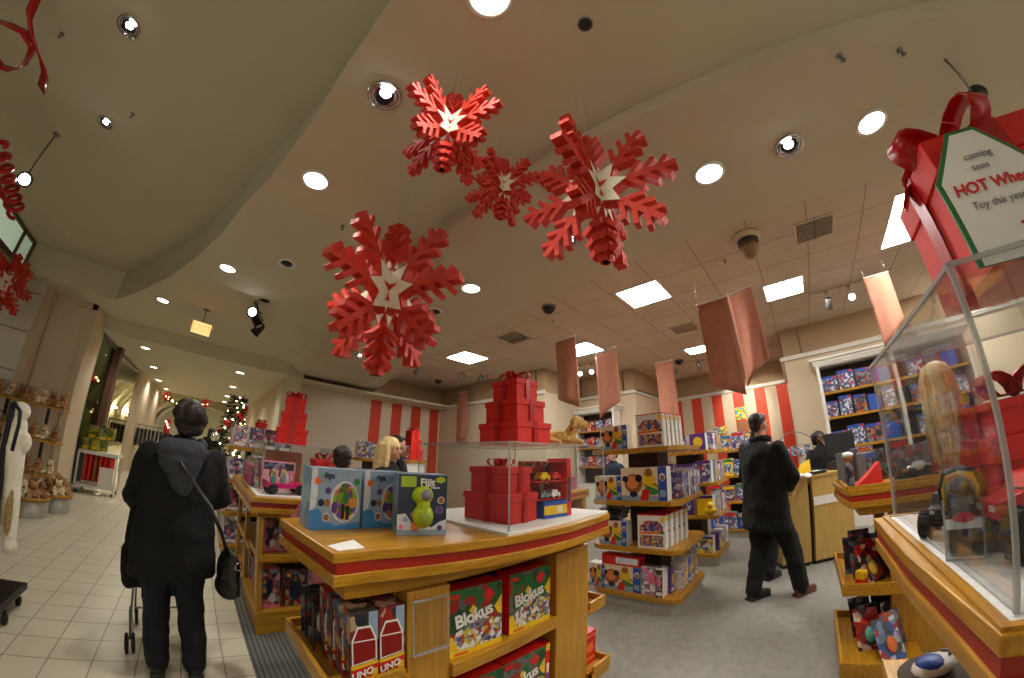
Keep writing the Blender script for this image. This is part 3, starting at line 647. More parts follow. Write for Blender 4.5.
# far right counter (vehicles in trays)
O = (3.15, -.8, 0)
VC = thing('display_counter', 'oak display counter with red band and stepped trays of blister packs by the cash desk', 'counter', O)
counter_top([(2.80, -.292), (3.15, -.255), (3.53, -.25), (3.53, -1.75), (3.15, -1.8), (2.80, -1.75)], 1.10, VC, O)
b = MB().box(2.81-O[0], 2.83-O[0], -1.7-O[1], -.30-O[1], 1.10, 1.125).box(2.83-O[0], 3.51-O[0], -.30-O[1], -.28-O[1], 1.10, 1.125).box(3.49-O[0], 3.51-O[0], -1.7-O[1], -.3-O[1], 1.10, 1.125)
b.build('rim', WY, VC)
bx('apron', WX, VC, O, 2.88, 3.46, -1.68, -.36, .92, .98); bx('post', WZ, VC, O, 2.85, 2.93, -.66, -.55, 0, .92); bx('post', WZ, VC, O, 3.40, 3.46, -.62, -.54, 0, .92)
bx('back_panel', DARKIN, VC, O, 2.93, 3.44, -.68, -.66, .05, .92); bx('side_panel', WZ, VC, O, 2.85, 2.88, -1.7, -.66, 0, .92)
tray('upper_tray', VC, O, 2.78, 3.60, -.66, -.225, .45, .50, ('-x', '+x', '+y')); tray('lower_tray', VC, O, 2.47, 3.30, -.72, -.205, .07, .125, ('-x', '+x', '+y'))
bx('tray_front', WX, VC, O, 2.475, 3.295, -.71, -.21, 0, .04)

# gondola shelves
def gondola(label, x0, x1, y0, y1, levels, plinth=True, cut=.07, name='shelf_gondola'):
    o = ((x0+x1)/2, (y0+y1)/2, 0); t = thing(name, label, 'shelf unit', o, 0, 'oak shelf gondolas')
    def P(i): return [(x0+i-o[0], y0+cut+i-o[1]), (x0+cut+i-o[0], y0+i-o[1]), (x1-cut-i-o[0], y0+i-o[1]), (x1-i-o[0], y0+cut+i-o[1]), (x1-i-o[0], y1-cut-i-o[1]), (x1-cut-i-o[0], y1-i-o[1]), (x0+cut+i-o[0], y1-i-o[1]), (x0+i-o[0], y1-cut-i-o[1])]
    if plinth: MB().prism(P(.02), 0, .12).build('plinth', PLINTH, t)
    for i, z in enumerate(levels): 
        MB().prism(P(0), z-.045, z).build('shelf', WX, t, bevel=.004)
    MB().box((x0+x1)/2-.03-o[0], (x0+x1)/2+.03-o[0], (y0+y1)/2-.03-o[1], (y0+y1)/2+.03-o[1], .1, levels[-1]-.04).box(-.16, .16, -.16, .16, .12, levels[-1]-.05).build('core_post_shade_fill', DARKIN, t)  # the wider dark box stands in for shade between the shelves
    return t
gondola('oak shelf gondola full of drum-set boxes, nearest in the middle of the store', 3.16, 4.10, 1.02, 1.93, (.165, .61, 1.05, 1.548))
gondola('oak shelf gondola behind the nearest one, holding purple and yellow toys', 4.77, 5.62, 1.03, 1.9, (.165, .66, 1.08, 1.50))
gondola('far oak shelf gondola beside the back wall, behind the man in black', 6.45, 7.3, .55, 1.55, (.15, .62, 1.05, 1.48))
gondola('oak shelf gondola with purple boxes at the aisle edge, past the doll counter', .27, 1.15, 5.1, 6.2, (.14, .55, .95, 1.37))
gondola('oak shelf gondola in front of the cream left wall, behind the blonde woman', 1.98, 2.9, 4.9, 5.7, (.15, .6, 1.0, 1.40))
# low counter in the middle distance
O = (4.1, 3.4, 0)
MC = thing('display_counter', 'low oak counter with white top seen through the front acrylic case', 'counter', O)
counter_top(arcpts(3.3, 4.9, 2.9, 3.0, -.04)+arcpts(4.9, 3.3, 3.9, 3.8, .04), 1.0, MC, O)
bx('base', WX, MC, O, 3.4, 4.8, 3.0, 3.75, 0, .14); bx('post', WZ, MC, O, 3.4, 3.5, 3.0, 3.7, .14, .88); bx('post', WZ, MC, O, 4.7, 4.8, 3.0, 3.7, .14, .88); bx('back_panel', DARKIN, MC, O, 3.5, 4.7, 3.4, 3.42, .14, .88); bx('shelf', WX, MC, O, 3.5, 4.7, 3.02, 3.4, .5, .53)

# wall cabinets with cornice
def cabinet(label, face, a0, a1, top, shelves, bays=1, axis='x'):
    """A white built-in cabinet facing -x, between y=a0 and y=a1."""
    o = (face, (a0+a1)/2, 0); t = thing('wall_cabinet', label, 'cabinet', o, 0, 'white wall cabinets'); L = (a1-a0)/2; d = .34
    MB().box(-d, -.006, -L, -L+.05, 0, top).box(-d, -.006, L-.05, L, 0, top).box(-d, -.006, -L+.05, L-.05, top-.06, top).build('frame', WHITE, t)
    MB().box(-d-.05, -.006, -L-.05, L+.05, top, top+.05).box(-d-.09, -.006, -L-.09, L+.09, top+.05, top+.09).box(-d-.03, -.006, -L-.03, L+.03, top-.04, top).build('cornice', WHITE, t)
    MB().box(-.03, -.008, -L+.05, L-.05, 0, top-.06).build('back_panel', DARKIN, t)
    for z in shelves: MB().box(-d+.005, -.03, -L+.05, L-.05, z-.04, z).build('shelf', WY, t)
    for k in range(1, bays):
        y = -L+2*L*k/bays; MB().box(-d-.005, -.03, y-.03, y+.03, 0, top-.06).build('upright', WHITE, t)
    MB().box(-d+.005, -.03, -L+.05, L-.05, 0, .9).build('base_cupboard', WHITE, t)
    return t
RCAB = cabinet('tall white wall cabinet with dark back and play-set boxes behind the cash desk', 7.29, -3.1, -.52, 2.72, (1.30, 1.80, 2.22), 2)
LCAB = cabinet('white wall cabinet with cornice on the far wall behind the plush dog', 7.59, 3.72, 4.78, 2.62, (1.3, 1.75, 2.15))
# cash desk
t = thing('cash_desk', 'pale maple cash desk in two sections with a dark gap, facing the man in black', 'desk', (5.1, -.2, 0))
def desk(x0, y0, x1, y1, hh, nm, panel=False):
    a = Vector((x0-5.1, y0+.2, 0)); b = Vector((x1-5.1, y1+.2, 0)); d = (b-a).normalized(); n = Vector((-d.y, d.x, 0)) if d.x > 0 else Vector((d.y, -d.x, 0))
    n = Vector((.9, .42, 0)).normalized()
    q = [a, b, b+n*.45, a+n*.45]; m_ = MB().prism([(p.x, p.y) for p in q], .05, hh-.03, 0)
    m_.prism([(p.x, p.y) for p in [a-n*.02, b-n*.02, b+n*.5, a+n*.5]], hh-.03, hh, 1); m_.prism([(p.x, p.y) for p in [a+n*.04, b+n*.04, b+n*.4, a+n*.4]], 0, .05, 2)
    if panel: m_.prism([(p.x, p.y) for p in [a-n*.012, b-n*.012, b, a]], .70, .80, 3)
    m_.build(nm, [WDESK, WDESK, BLACK, WHITE], t)
desk(4.766, .27, 4.916, -.057, 1.05, 'desk_section'); desk(4.96, -.11, 5.30, -.60, 1.06, 'desk_section', True)
MB().prism([(5.0-5.1, -.06+.2), (5.03-5.1, -.12+.2), (5.5-5.1, .1+.2), (5.45-5.1, .2+.2)], 0, .95).build('gap_shade_block', BLACK, t)  # black block put in the gap to stand in for its shade
# ------------------------------------------------------------------ packaged goods
def shape(mb, d, w, h, y, m):
    k = d[0]
    if k == 'r': P = [(d[1], d[3]), (d[2], d[3]), (d[2], d[4]), (d[1], d[4])]
    elif k == 'e': P = [(d[1]+d[3]*cos(2*pi*i/20), d[2]+d[4]*sin(2*pi*i/20)) for i in range(20)]
    else: P = d[1]
    mb.quad([(x*w, y, z*h) for x, z in P], m)
def pack(name, label, cat, group, loc, size, rz=0, mats=(C_WHT, C_WHT), decals=(), tilt=0, top=None):
    """A printed carton. Front face looks towards local -y; decals are given in fractions of the face."""
    w, d, h = size; ml = list(mats); b = MB(); b.box(-w/2, w/2, -d/2, d/2, 0, h, 0)
    b.m[-4] = 1                                   # the front face carries the artwork
    if top is not None: ml.append(top); b.m[-5] = len(ml)-1
    for i, dc in enumerate(decals):
        mt = dc[-1]
        if mt not in ml: ml.append(mt)
        shape(b, dc, w, h, -d/2-.0005*(1+.4*i), ml.index(mt))
    o = b.build(name, ml, None, (0, 0, 0), 0); o.location = loc; o.rotation_euler = (tilt, 0, rz)
    return tag(o, label, cat, group)
def again(o, loc, label, rz=None):
    c = dup(o, loc, None, label)
    if rz is not None: c.rotation_euler = (o.rotation_euler[0], 0, rz)
    return c
FX, FY = -pi/2, 0        # facing -x, facing -y

# green block-game boxes in the front counter
dec = [('r', -.5, .5, .0, .09, C_YEL), ('p', [(-.5, .09), (.5, .09), (.5, .40), (.1, .52), (-.36, .38)], A_BOARD), ('p', [(-.5, .09), (-.30, .09), (-.44, .34), (-.5, .30)], C_YEL), ('p', [(-.14, .66), (-.06, .74), (.02, .66), (-.06, .58)], C_YEL), ('p', [(.12, .82), (.24, .94), (.36, .82), (.24, .70)], C_RED), ('p', [(.34, .62), (.5, .78), (.5, .46), (.42, .5)], C_YEL), ('r', -.48, -.30, .88, .94, C_RED), ('r', -.40, -.16, .03, .055, C_RED)]
def blok(loc, label, size=(.295, .095, .31)):
    o = pack('board_game_box', label, 'game box', 'green board game boxes in the front counter', loc, size, radians(-3), (C_RED, A_BLOK), dec)
    words('Blokus', .082*size[2]/.31, C_WHT, o, (-.012, -size[1]/2-.0035, .57*size[2]), (pi/2, radians(-9), 0), ext=.0015, space=.94, off=.0022); return o
blok((1.058, 1.262, .578), 'green Blokus board game box at the left of the upper shelf in the front counter')
blok((1.42, 1.262, .578), 'green Blokus board game box at the right of the upper shelf in the front counter')
blok((1.08, 1.27, .121), 'green Blokus board game box at the left of the bottom shelf in the front counter')
blok((1.385, 1.262, .121), 'green Blokus board game box at the right of the bottom shelf in the front counter')
pack('game_box', 'narrow red game box standing beside the lower green Blokus box', 'game box', None, (1.572, 1.27, .121), (.035, .10, .30), 0, (C_RED, C_RED), [('r', -.5, .5, .86, 1, C_YEL), ('r', -.3, .3, .1, .6, C_WHT), ('r', -.3, .3, .2, .4, C_BLU)])
# card-game packs in the corner tray
dec = [('r', -.5, .5, 0, .30, C_RED), ('p', [(-.5, .24), (.5, .29), (.5, .34), (-.5, .29)], C_YEL), ('r', .22, .46, .05, .22, C_YEL), ('r', .16, .5, .62, 1, C_SKY), ('p', [(-.47, .30), (.45, .35), (.45, .64), (.24, .82), (-.26, .82), (-.47, .64)], C_WHT), ('p', [(-.42, .32), (.40, .36), (.40, .62), (.21, .79), (-.23, .79), (-.42, .62)], C_DRED), ('p', [(-.42, .615), (.40, .615), (.40, .632), (-.42, .632)], C_WHT), ('p', [(-.25, .05), (.12, .09), (.12, .14), (-.25, .10)], C_YEL)]
def uno(loc, label, first=None):
    if first: return again(first, loc, label)
    o = pack('card_game_box', label, 'game box', 'red card game packs in the corner tray', loc, (.100, .075, .285), radians(-4), (A_GAME, A_GAME), dec)
    words('UNO', .036, C_WHT, o, (-.012, -.0435, .052), (pi/2, radians(-14), 0), shear=.2, off=.0012); return o
u0 = uno((.532, 1.235, .606), 'red UNO card game pack at the front of the corner tray, left row')
u1 = uno((.642, 1.240, .606), 'red UNO card game pack at the front of the corner tray, right row', u0)
for i in range(1, 4): uno((.532-.004*i, 1.235+.082*i, .606), ORD[i]+' red UNO pack from the front in the left row of the corner tray', u0)
for i in range(1, 3): uno((.642, 1.240+.082*i, .606), ORD[i]+' red UNO pack from the front in the right row of the corner tray', u0)
for i in range(3):
    t = thing('blister_pack', ORD[i]+' clear blister pack hung behind the UNO packs in the corner tray', 'toy pack', (.50, 1.58+i*.06, .606), 0, 'blister packs in the corner tray')
    MB().box(-.055, .055, .012, .016, 0, .22).build('card', A_STEEL, t); MB().prism([(-.045, .012), (.045, .012), (.03, -.022), (-.03, -.022)], .02, .18).build('bubble', BLISTER, t); MB().ball((0, -.003, .09), (.024, .012, .05)).build('toy', C_WHT, t)
t = thing('shelf_hook', 'thin dark hook rod standing in the corner tray', 'hook', (.445, 1.52, .606)); MB().cap((0, 0, 0), (0, 0, .19), .004).build('rod', BROWNL, t); MB().ball((0, 0, .205), (.016, .016, .02)).build('cap', BLACK, t)
pack('toy_box', 'silver and red toy box low in the bottom corner tray of the front counter', 'toy box', None, (.48, 1.45, .10), (.14, .2, .16), FX, (C_GRY, A_RED))
pack('toy_box', 'red and white toy box in the upper end tray of the front counter', 'toy box', None, (2.06, 1.36, .491), (.14, .09, .20), FY, (A_RED, A_RED), [('r', -.5, .5, .6, .9, C_WHT)])
pack('toy_box', 'bright red toy box in the lower end tray of the front counter', 'toy box', None, (2.05, 1.30, .061), (.15, .10, .235), FY, (C_RED, C_RED), [('e', .05, .5, .26, .16, C_ORG), ('r', -.4, .4, .12, .24, C_ORG), ('r', -.45, .45, .84, .9, C_ORG), ('r', -.4, .4, .72, .76, C_DRED)])

# robot toy boxes on the front counter
def face_toy(par, s, y, col):
    """A rounded lime creature with a dark face disc, standing behind the window."""
    MB().ball((0, y, .085*s), (.046*s, .032*s, .055*s)).cap((0, y, .12*s), (0, y, .14*s), .03*s).build('toy_body', col, par)
    MB().ball((-.004*s, y, .172*s), (.047*s, .034*s, .040*s)).build('toy_head', col, par); MB().ball((.004*s, y-.022*s, .174*s), (.028*s, .016*s, .025*s)).build('face', C_GRY, par)
    MB().lathe([(.026*s, -.006*s), (.03*s, 0), (.026*s, .006*s)], c=(.006*s, y-.031*s, .075*s), n=18, axis='y').build('speaker', plain('toy_grille', (140, 160, 40)), par)
w, d, h = .212, .165, .258
t = pack('robot_toy_box', 'dark Fijit toy box with lime green robot in its window, front of the counter', 'toy box', 'robot toy boxes on the front counter', (.865, 1.40, 1.121), (w, d, h), radians(-19.5), (A_BLUE, C_NAVY),
     [('p', [(-.5, 0), (.5, 0), (.5, .26), (.36, .22), (.2, .13), (-.2, .2), (-.34, .36), (-.5, .34)], C_LBL), ('r', -.5, .5, 0, .09, C_SKY), ('e', -.14, .34, .10, .075, C_PNK), ('e', -.14, .34, .075, .055, plain('print_coral', (200, 60, 90))), ('e', .38, .58, .075, .06, C_WHT), ('e', .38, .58, .06, .05, C_BRN), ('e', .35, .42, .085, .07, C_GRY), ('e', .35, .42, .07, .058, C_PUR), ('e', -.34, .26, .05, .04, C_SKY), ('e', -.42, .14, .04, .045, C_PNK), ('e', .36, .12, .055, .045, C_PUR)])
face_toy(t, 1.0, -d/2-.012, GREENT)
b = MB()
for k in range(5): a = 2*pi*k/5; b.quad([(-.030+.013*cos(a)+.009*cos(q*pi/4), -d/2-.0062, .040+.013*sin(a)+.009*sin(q*pi/4)) for q in range(8)])
b.build('flower_print', C_ORG, t); MB().quad([(-.030+.007*cos(q*pi/6), -d/2-.0072, .040+.007*sin(q*pi/6)) for q in range(12)]).build('flower_centre', C_YEL, t)
words('Fijit', .044, C_WHT, t, (.018, -d/2-.006, .225), shear=.0, off=.0016); words('Friends', .013, C_WHT, t, (.052, -d/2-.006, .204), off=.0004)
MB().prism([(-.095, -d/2-.001), (-.03, -d/2-.001), (-.055, -d/2-.0018)], .205, .25).build('leaf_print', GREENT, t); MB().quad([(.075+.022*cos(k*pi/6), -d/2-.0058, .238+.014*sin(k*pi/6)) for k in range(12)]).build('leaf_print', GREENT, t)
MB().box(-w/2-.001, w/2+.001, -d/2-.001, d/2+.001, h, h+.002).build('lid', A_BLUE, t)
def fij(loc, label, rz=0):
    w, d, h = .226, .15, .256
    t = pack('robot_toy_box', label, 'toy box', 'robot toy boxes on the front counter', loc, (w, d, h), rz, (A_BLUE, C_SKY),
        [('p', [(-.5, 0), (.5, 0), (.5, .12), (.3, .1), (0, .06), (-.2, .16), (-.32, .34), (-.5, .3)], plain('print_water_blue', (60, 130, 190))), ('p', [(-.5, .3), (-.40, .36), (-.36, .6), (-.40, 1), (-.5, 1)], C_LBL), ('e', .17, .46, .29, .35, C_LBL), ('e', .18, .46, .25, .315, A_FIJ), ('e', .10, .52, .11, .10, plain('print_grass', (120, 150, 50))), ('e', -.03, .36, .06, .10, C_PUR), ('e', .40, .80, .06, .06, C_GRN), ('e', -.38, .79, .06, .06, C_ORG), ('e', -.17, .64, .055, .055, C_PUR), ('e', -.29, .44, .06, .06, C_NAVY), ('e', -.17, .44, .06, .06, C_BRN), ('e', -.18, .20, .075, .075, C_LBL), ('e', -.18, .20, .058, .058, C_BRN), ('r', .11, .17, .18, .42, BLACK), ('r', .20, .26, .16, .40, BLACK), ('e', .19, .52, .06, .10, C_GRN), ('e', .22, .66, .045, .045, C_BRN)])
    words('Fijit', .030, C_NAVY, t, (-.038, -d/2-.012, .88*h), off=.001); return t
fij((.532, 1.605, 1.121), 'pale blue Fijit toy box with photo circle at the left end of the front counter')
fij((.772, 1.605, 1.121), 'pale blue Fijit toy box half hidden behind the dark Fijit box on the front counter')

# red-framed counter display with toy cars, in the front case
t = thing('toy_car_display', 'red open-fronted carton display of toy cars beside the gift boxes in the front case', 'display', (1.62, 1.27, 1.134), radians(-8))
MB().box(.10, .135, -.06, .10, 0, .33).build('side_card', RED, t); MB().box(-.135, .10, .09, .10, 0, .31).build('back_card', A_RED, t); MB().box(-.135, .10, -.05, .10, .10, .106).box(-.135, .10, -.05, .10, .20, .206).box(-.135, .10, -.05, .10, .31, .316).build('shelf', REDD, t)
MB().box(-.08, .098, -.06, .08, .0, .095, 0).box(-.08, .098, -.061, -.06, .02, .07, 1).box(.02, .06, -.0615, -.06, .03, .062, 2).build('car_pack', [C_BLU, C_YEL, C_WHT], t)
for z, x, mm in ((.107, -.05, A_CAR), (.107, .04, C_WHT), (.207, -.04, C_YEL), (.207, .05, C_RED)):
    b = MB().box(-.035+x, .035+x, -.03, .03, z+.01, z+.03).prism([(x-.022, -.026), (x+.018, -.026), (x+.018, .026), (x-.022, .026)], z+.03, z+.045)
    for wx in (-.022, .022):
        for wy in (-.031, .031): b.lathe([(.011, -.004), (.011, .004)], c=(x+wx, wy, z+.011), n=12, axis='y')
    b.build('toy_car', mm, t)
MB().box(.103, .132, -.0615, -.06, .02, .30, 0).box(.108, .127, -.0625, -.0615, .08, .22, 1).build('side_print', [C_RED, C_NAVY], t)
# clear packs of dolls behind
# near gondola ---------------------------------------------------------------
drum = [('r', -.5, .5, .0, .16, C_SKY), ('e', -.22, .52, .20, .30, C_BRN), ('e', -.24, .56, .13, .2, plain('print_dog_tan', (222, 130, 70))), ('e', -.40, .66, .07, .10, BLACK), ('e', -.10, .68, .08, .12, BLACK), ('e', -.22, .20, .09, .09, C_NAVY), ('p', [(.0, .85), (.3, .5), (.12, .3), (-.02, .5)], C_ORG), ('e', .12, .64, .14, .18, C_YEL), ('e', .12, .84, .085, .13, C_BRN), ('e', .20, .34, .17, .16, C_GRN), ('p', [(0, .52), (.42, .26), (.44, .32), (.02, .60)], C_YEL), ('p', [(-.02, .34), (.14, .34), (.1, .02), (-.08, .02)], C_RED), ('r', .32, .5, .0, 1, C_BLU), ('e', .41, .7, .06, .12, C_WHT), ('e', .41, .68, .045, .09, C_BRN), ('r', .35, .47, .12, .32, C_SKY)]
g = 'drum toy boxes on the nearest gondola'
def drumbox(x, y, z, label, s=(.30, .12, .235), rz=FX): return pack('drum_toy_box', label, 'toy box', g, (x, y, z), s, rz, (C_WHT, plain('print_cream', (226, 206, 176)) if 'CR' not in globals() else CR, ), drum)
CR = plain('print_cream', (226, 206, 176))
d1 = drumbox(3.26, 1.66, 1.549, 'cream drum toy box on the top shelf of the nearest gondola, beside the toy house')
again(d1, (3.26, 1.74, 1.051), 'cream drum toy box at the left of the third shelf of the nearest gondola')
dd = drumbox(3.25, 1.36, 1.051, 'larger cream drum toy box in the middle of the third shelf of the nearest gondola', (.46, .12, .31))
again(d1, (3.26, 1.70, .611), 'cream drum toy box on the second shelf of the nearest gondola, beside the toy house')
drumbox(3.26, 1.62, .166, 'cream drum toy box on the bottom shelf of the nearest gondola', (.42, .12, .245))
pack('toy_box', 'flat red toy box lying on top of the bottom drum box of the nearest gondola', 'toy box', None, (3.26, 1.62, .412), (.40, .12, .10), FX, (C_RED, C_RED), [('r', -.1, .45, .2, .8, C_LBL), ('r', -.12, -.09, .2, .8, C_WHT)])
again(d1, (3.26, 1.90-.02, .166), 'cream drum toy box at the left end of the bottom shelf, partly behind the counter', None).scale = (.6, 1, 1)
for z, n in ((.90, 'upper'), (.855, 'lower')): pass
b = MB()
house = [('r', -.42, .42, .06, .40, A_HOUSE), ('p', [(-.42, .52), (.42, .52), (.42, .66), (.26, .84), (-.2, .84), (-.42, .66)], A_HOUSE), ('p', [(-.44, .42), (.46, .45), (.46, .52), (-.44, .50)], C_ORG), ('e', .0, .64, .09, .10, C_BLU), ('e', .40, .88, .09, .08, C_YEL), ('r', .32, .46, .45, .53, C_GRN)]
def toyhouse(x, y, z, label, rz=FX):
    t = pack('toy_house_box', label, 'toy box', 'white toy house boxes with red roofs', (x, y, z), (.27, .085, .305), rz, (C_WHT, C_WHT), house)
    MB().box(-.140, .140, -.046, .046, .305, .314).build('roof_card', C_ORG if False else C_RED, t)
    MB().quad([(.1355, -.01+.022*cos(k*pi/8), .270+.022*sin(k*pi/8)) for k in range(16)]).build('side_print', C_YEL, t); return t
h1 = toyhouse(3.24, 1.27, 1.549, 'first white toy house box from the front on the top shelf of the nearest gondola')
for i in range(1, 5): again(h1, (3.24+.095*i, 1.27-.01*i, 1.549), ORD[i]+' white toy house box from the front on the top shelf of the nearest gondola')
for i in range(5): again(h1, (3.24+.115*i, 1.30-.012*i, .611), ORD[i]+' white toy house box from the front on the second shelf of the nearest gondola')
# their sides and the boxes along the end facing the camera
for i, (x, w_, h_, m_) in enumerate(((3.42, .05, .25, A_BLUEW), (3.52, .06, .24, A_PURP), (3.62, .05, .24, C_WHT), (3.72, .09, .26, A_PURP), (3.86, .10, .25, A_BLUEW), (4.0, .09, .24, A_PURP))):
    pack('toy_box', ORD[i]+' upright toy box from the corner, end of the third shelf, nearest gondola', 'toy box', 'upright toy boxes on the third shelf of the nearest gondola', (x, 1.14, 1.051), (w_, .18, h_), FY, (C_WHT if i % 2 else A_PURP, m_), [('r', -.4, .4, .7, .9, C_BLU if i < 2 else C_WHT)])
for i, (x, w_, h_, m_) in enumerate(((3.24, .07, .26, A_GAME), (3.34, .07, .25, C_PUR), (3.46, .06, .17, A_BLUEW), (3.56, .08, .23, A_RED), (3.68, .10, .26, C_BLU), (3.80, .1, .26, A_BLUEW), (3.92, .11, .27, A_BLUEW))):
    pack('toy_box', ORD[i]+' toy box from the front corner of the bottom shelf, nearest gondola', 'toy box', 'toy boxes on the bottom shelf of the nearest gondola', (x, 1.22 if i < 2 else 1.16, .166), (w_, .14, h_), FY if i else FX, (C_WHT if i != 1 else C_PUR, m_), [('e', 0, .55, .28, .2, C_PNK if i == 0 else C_YEL), ('r', -.4, .4, .08, .2, C_WHT)])
pack('toy_box', 'grey photo toy box with pink plush picture on the bottom shelf, nearest gondola', 'toy box', None, (3.25, 1.315, .166), (.165, .1, .27), FX, (C_GRY, A_CLEAR), [('e', .05, .6, .25, .22, C_PNK), ('e', .1, .3, .12, .1, C_WHT), ('r', -.45, -.2, .8, .97, C_PNK)])
for i in range(3): pack('toy_box', ORD[i]+' dark flat pack from the left lying in the second shelf gap, nearest gondola', 'toy box', 'dark packs hanging under the third shelf', (3.3+.02*i, 1.78-i*.02, .86+.035*i), (.3-.02*i, .2, .03), FX, (C_GRY, A_DARKG))
# second gondola: purple, yellow and pale packs, visible from the front end
lev = (.166, .661, 1.081, 1.501)
for li, z in enumerate(lev):
    row = (((1.70, A_CLEAR, .2), (1.46, A_PURP, .25), (1.22, A_YEL, .22)), ((1.72, A_YEL, .26), (1.45, C_PUR, .24), (1.20, C_YEL, .25)), ((1.70, A_PURP, .27), (1.44, A_BLUEW, .25), (1.20, A_PURP, .28)), ((1.74, A_CLEAR, .19), (1.50, A_PURP, .2), (1.24, C_PUR, .22)))[li]
    for j, (y, m_, h_) in enumerate(row):
        pack('toy_box', ORD[j]+' toy box from the left, front of the '+('bottom', 'second', 'third', 'top')[li]+' shelf, second gondola', 'toy box', 'toy boxes facing the front on the second gondola', (4.88, y, z), (.21, .14, h_), FX, (C_LBL, m_), [('e', .02, .5, .3, .3, C_YEL if (li+j) % 2 else A_BLUEW), ('r', -.5, .5, .86, 1, C_PUR)])
    for j in range(4):
        m_ = (A_PURP, A_YEL, A_BLUEW, C_WHT)[(j+li) % 4]
        pack('toy_box', ORD[j]+' toy box from the corner along the end of the '+('bottom', 'second', 'third', 'top')[li]+' shelf, second gondola', 'toy box', 'toy boxes along the end of the second gondola', (5.06+j*.16, 1.13, z), (.13, .12, .22+.02*((j*7+li) % 3)), FY, ((C_PUR, C_WHT, C_LBL, A_PURP)[(j+li) % 4], m_), [('e', 0, .45, .33, .26, (C_YEL, A_HOUSE, C_SKY, C_PNK)[(j+2*li) % 4])])
t = thing('toy_duck', 'yellow round toy with orange trim in an open box on the second gondola', 'toy', (4.83, 1.13, .661)); MB().ball((0, 0, .06), (.07, .08, .055)).build('body', C_YEL, t); MB().ball((-.03, 0, .13), .045).build('head', C_YEL, t); MB().lathe([(.012, 0), (.002, .03)], c=(-.07, 0, .125), n=10, axis='x').build('beak', C_ORG, t)
for li, z in enumerate((.151, .621, 1.051, 1.481)):
    for j in range(4):
        m_ = ((C_BLU, A_BLUEW, C_BLU, A_BLUEW), (A_CAR, A_GAME, A_DOLL, A_CAR), (A_YEL, A_YEL, A_BLUEW, A_YEL), (A_BLUEW, A_YEL, A_PURP, A_BLUEW))[li][j]
        pack('toy_box', ORD[j]+' toy box from the left on the '+('bottom', 'second', 'third', 'top')[li]+' shelf of the far gondola', 'toy box', 'toy boxes on the far gondola', (6.56, 1.42-.23*j, z), (.21, .14, .25+.03*((j+li) % 2)), FX, (C_LBL, m_), [('r', -.45, .45, .78, .95, (C_BLU, C_RED, C_YEL, C_GRN)[(li+j) % 4]), ('e', 0, .4, .33, .26, A_BLUEW)])
# sale posters on the back wall
for i, (y, z, w_, h_, m_) in enumerate(((1.28, 2.38, .30, .32, A_YEL), (1.87, 2.02, .34, .2, A_YEL), (1.28, 1.95, .32, .45, C_BRN))):
    o = MB().box(9.775, 9.788, y-w_/2, y+w_/2, z-h_/2, z+h_/2).build('wall_poster', m_, None, (9.78, y, z)); tag(o, ('bright yellow patterned poster on a red stripe above the head of the man in black', 'small yellow poster on the red stripe left of the man in black', 'plain tan panel under the bright poster on the back wall')[i], 'poster')
# cabinet stock
k = 0
for z, row in ((1.301, 4), (1.801, 5), (2.221, 4)):
    for j in range(row*2):
        y = -.70-j*.29 if row == 4 else -.66-j*.24
        if abs(y+1.81) < .13 or y < -2.95: continue
        lv = {1.301: 'lower', 1.801: 'middle', 2.221: 'top'}[z]
        pack('play_set_box', ORD[j]+' blue-grey play-set box from the left, '+lv+' shelf of the right cabinet', 'toy box', 'play-set boxes in the right wall cabinet', (7.06, y, z), (.27 if row == 4 else .21, .12, .26+.03*((j*5) % 3)), FX, (C_GRY, (A_BLUEW, A_BLUEW, A_CAR, C_BLU)[j % 4]), [('r', -.5, .5, .84, 1, C_BLU), ('r', .25, .48, .86, .97, C_RED)])
for z in (1.301, 1.751, 2.151):
    for j in range(4):
        pack('toy_box', ORD[j]+' purple and red toy box from the left, '+{1.301: 'lower', 1.751: 'middle', 2.151: 'top'}[z]+' shelf of the far cabinet', 'toy box', 'toy boxes in the far left cabinet', (7.38, 4.62-j*.23, z), (.19, .12, .22+.02*(j % 2)), FX, (C_GRY, (A_PURP, A_RED, A_BLUEW, A_DOLL)[j]))
# doll boxes in and behind the left counter
doll = [('e', .0, .58, .16, .32, C_NAVY), ('e', .02, .82, .1, .1, C_BRN), ('e', .15, .25, .16, .13, C_LBL), ('p', [(-.5, 0), (.5, 0), (.5, .06), (-.5, .10)], C_PNK), ('r', -.5, -.36, 0, 1, C_SKY)]
for i, (x, z, m_, h_) in enumerate(((.545, .606, A_DOLL, .25), (.68, .606, A_DOLL, .265), (.83, .606, A_DOLL, .26), (.98, .606, A_PURP, .25))):
    pack('doll_box', ORD[i]+' pink doll box from the left on the upper shelf of the left counter', 'doll box', 'doll boxes on the upper shelf of the left counter', (x, 3.17, z), (.135, .09, h_), radians(4), (C_PNK if i % 2 else C_SKY, m_), doll)
for i, (x, m_, h_) in enumerate(((.54, A_DOLL, .31), (.745, A_GAME, .30), (.93, A_DOLL, .3))):
    pack('doll_box', ORD[i]+' doll box from the left on the bottom shelf of the left counter', 'doll box', 'doll boxes on the bottom shelf of the left counter', (x, 3.10, .171), (.165, .09, h_), radians(3), (BLACK if i == 1 else C_PNK, m_), doll if i != 1 else [('e', 0, .5, .3, .36, C_NAVY), ('e', 0, .74, .1, .08, C_BRN), ('r', -.42, -.24, .8, .9, C_YEL), ('r', .24, .42, .1, .2, C_YEL), ('p', [(-.4, .06), (.4, .12), (.4, .16), (-.4, .1)], C_DRED)])
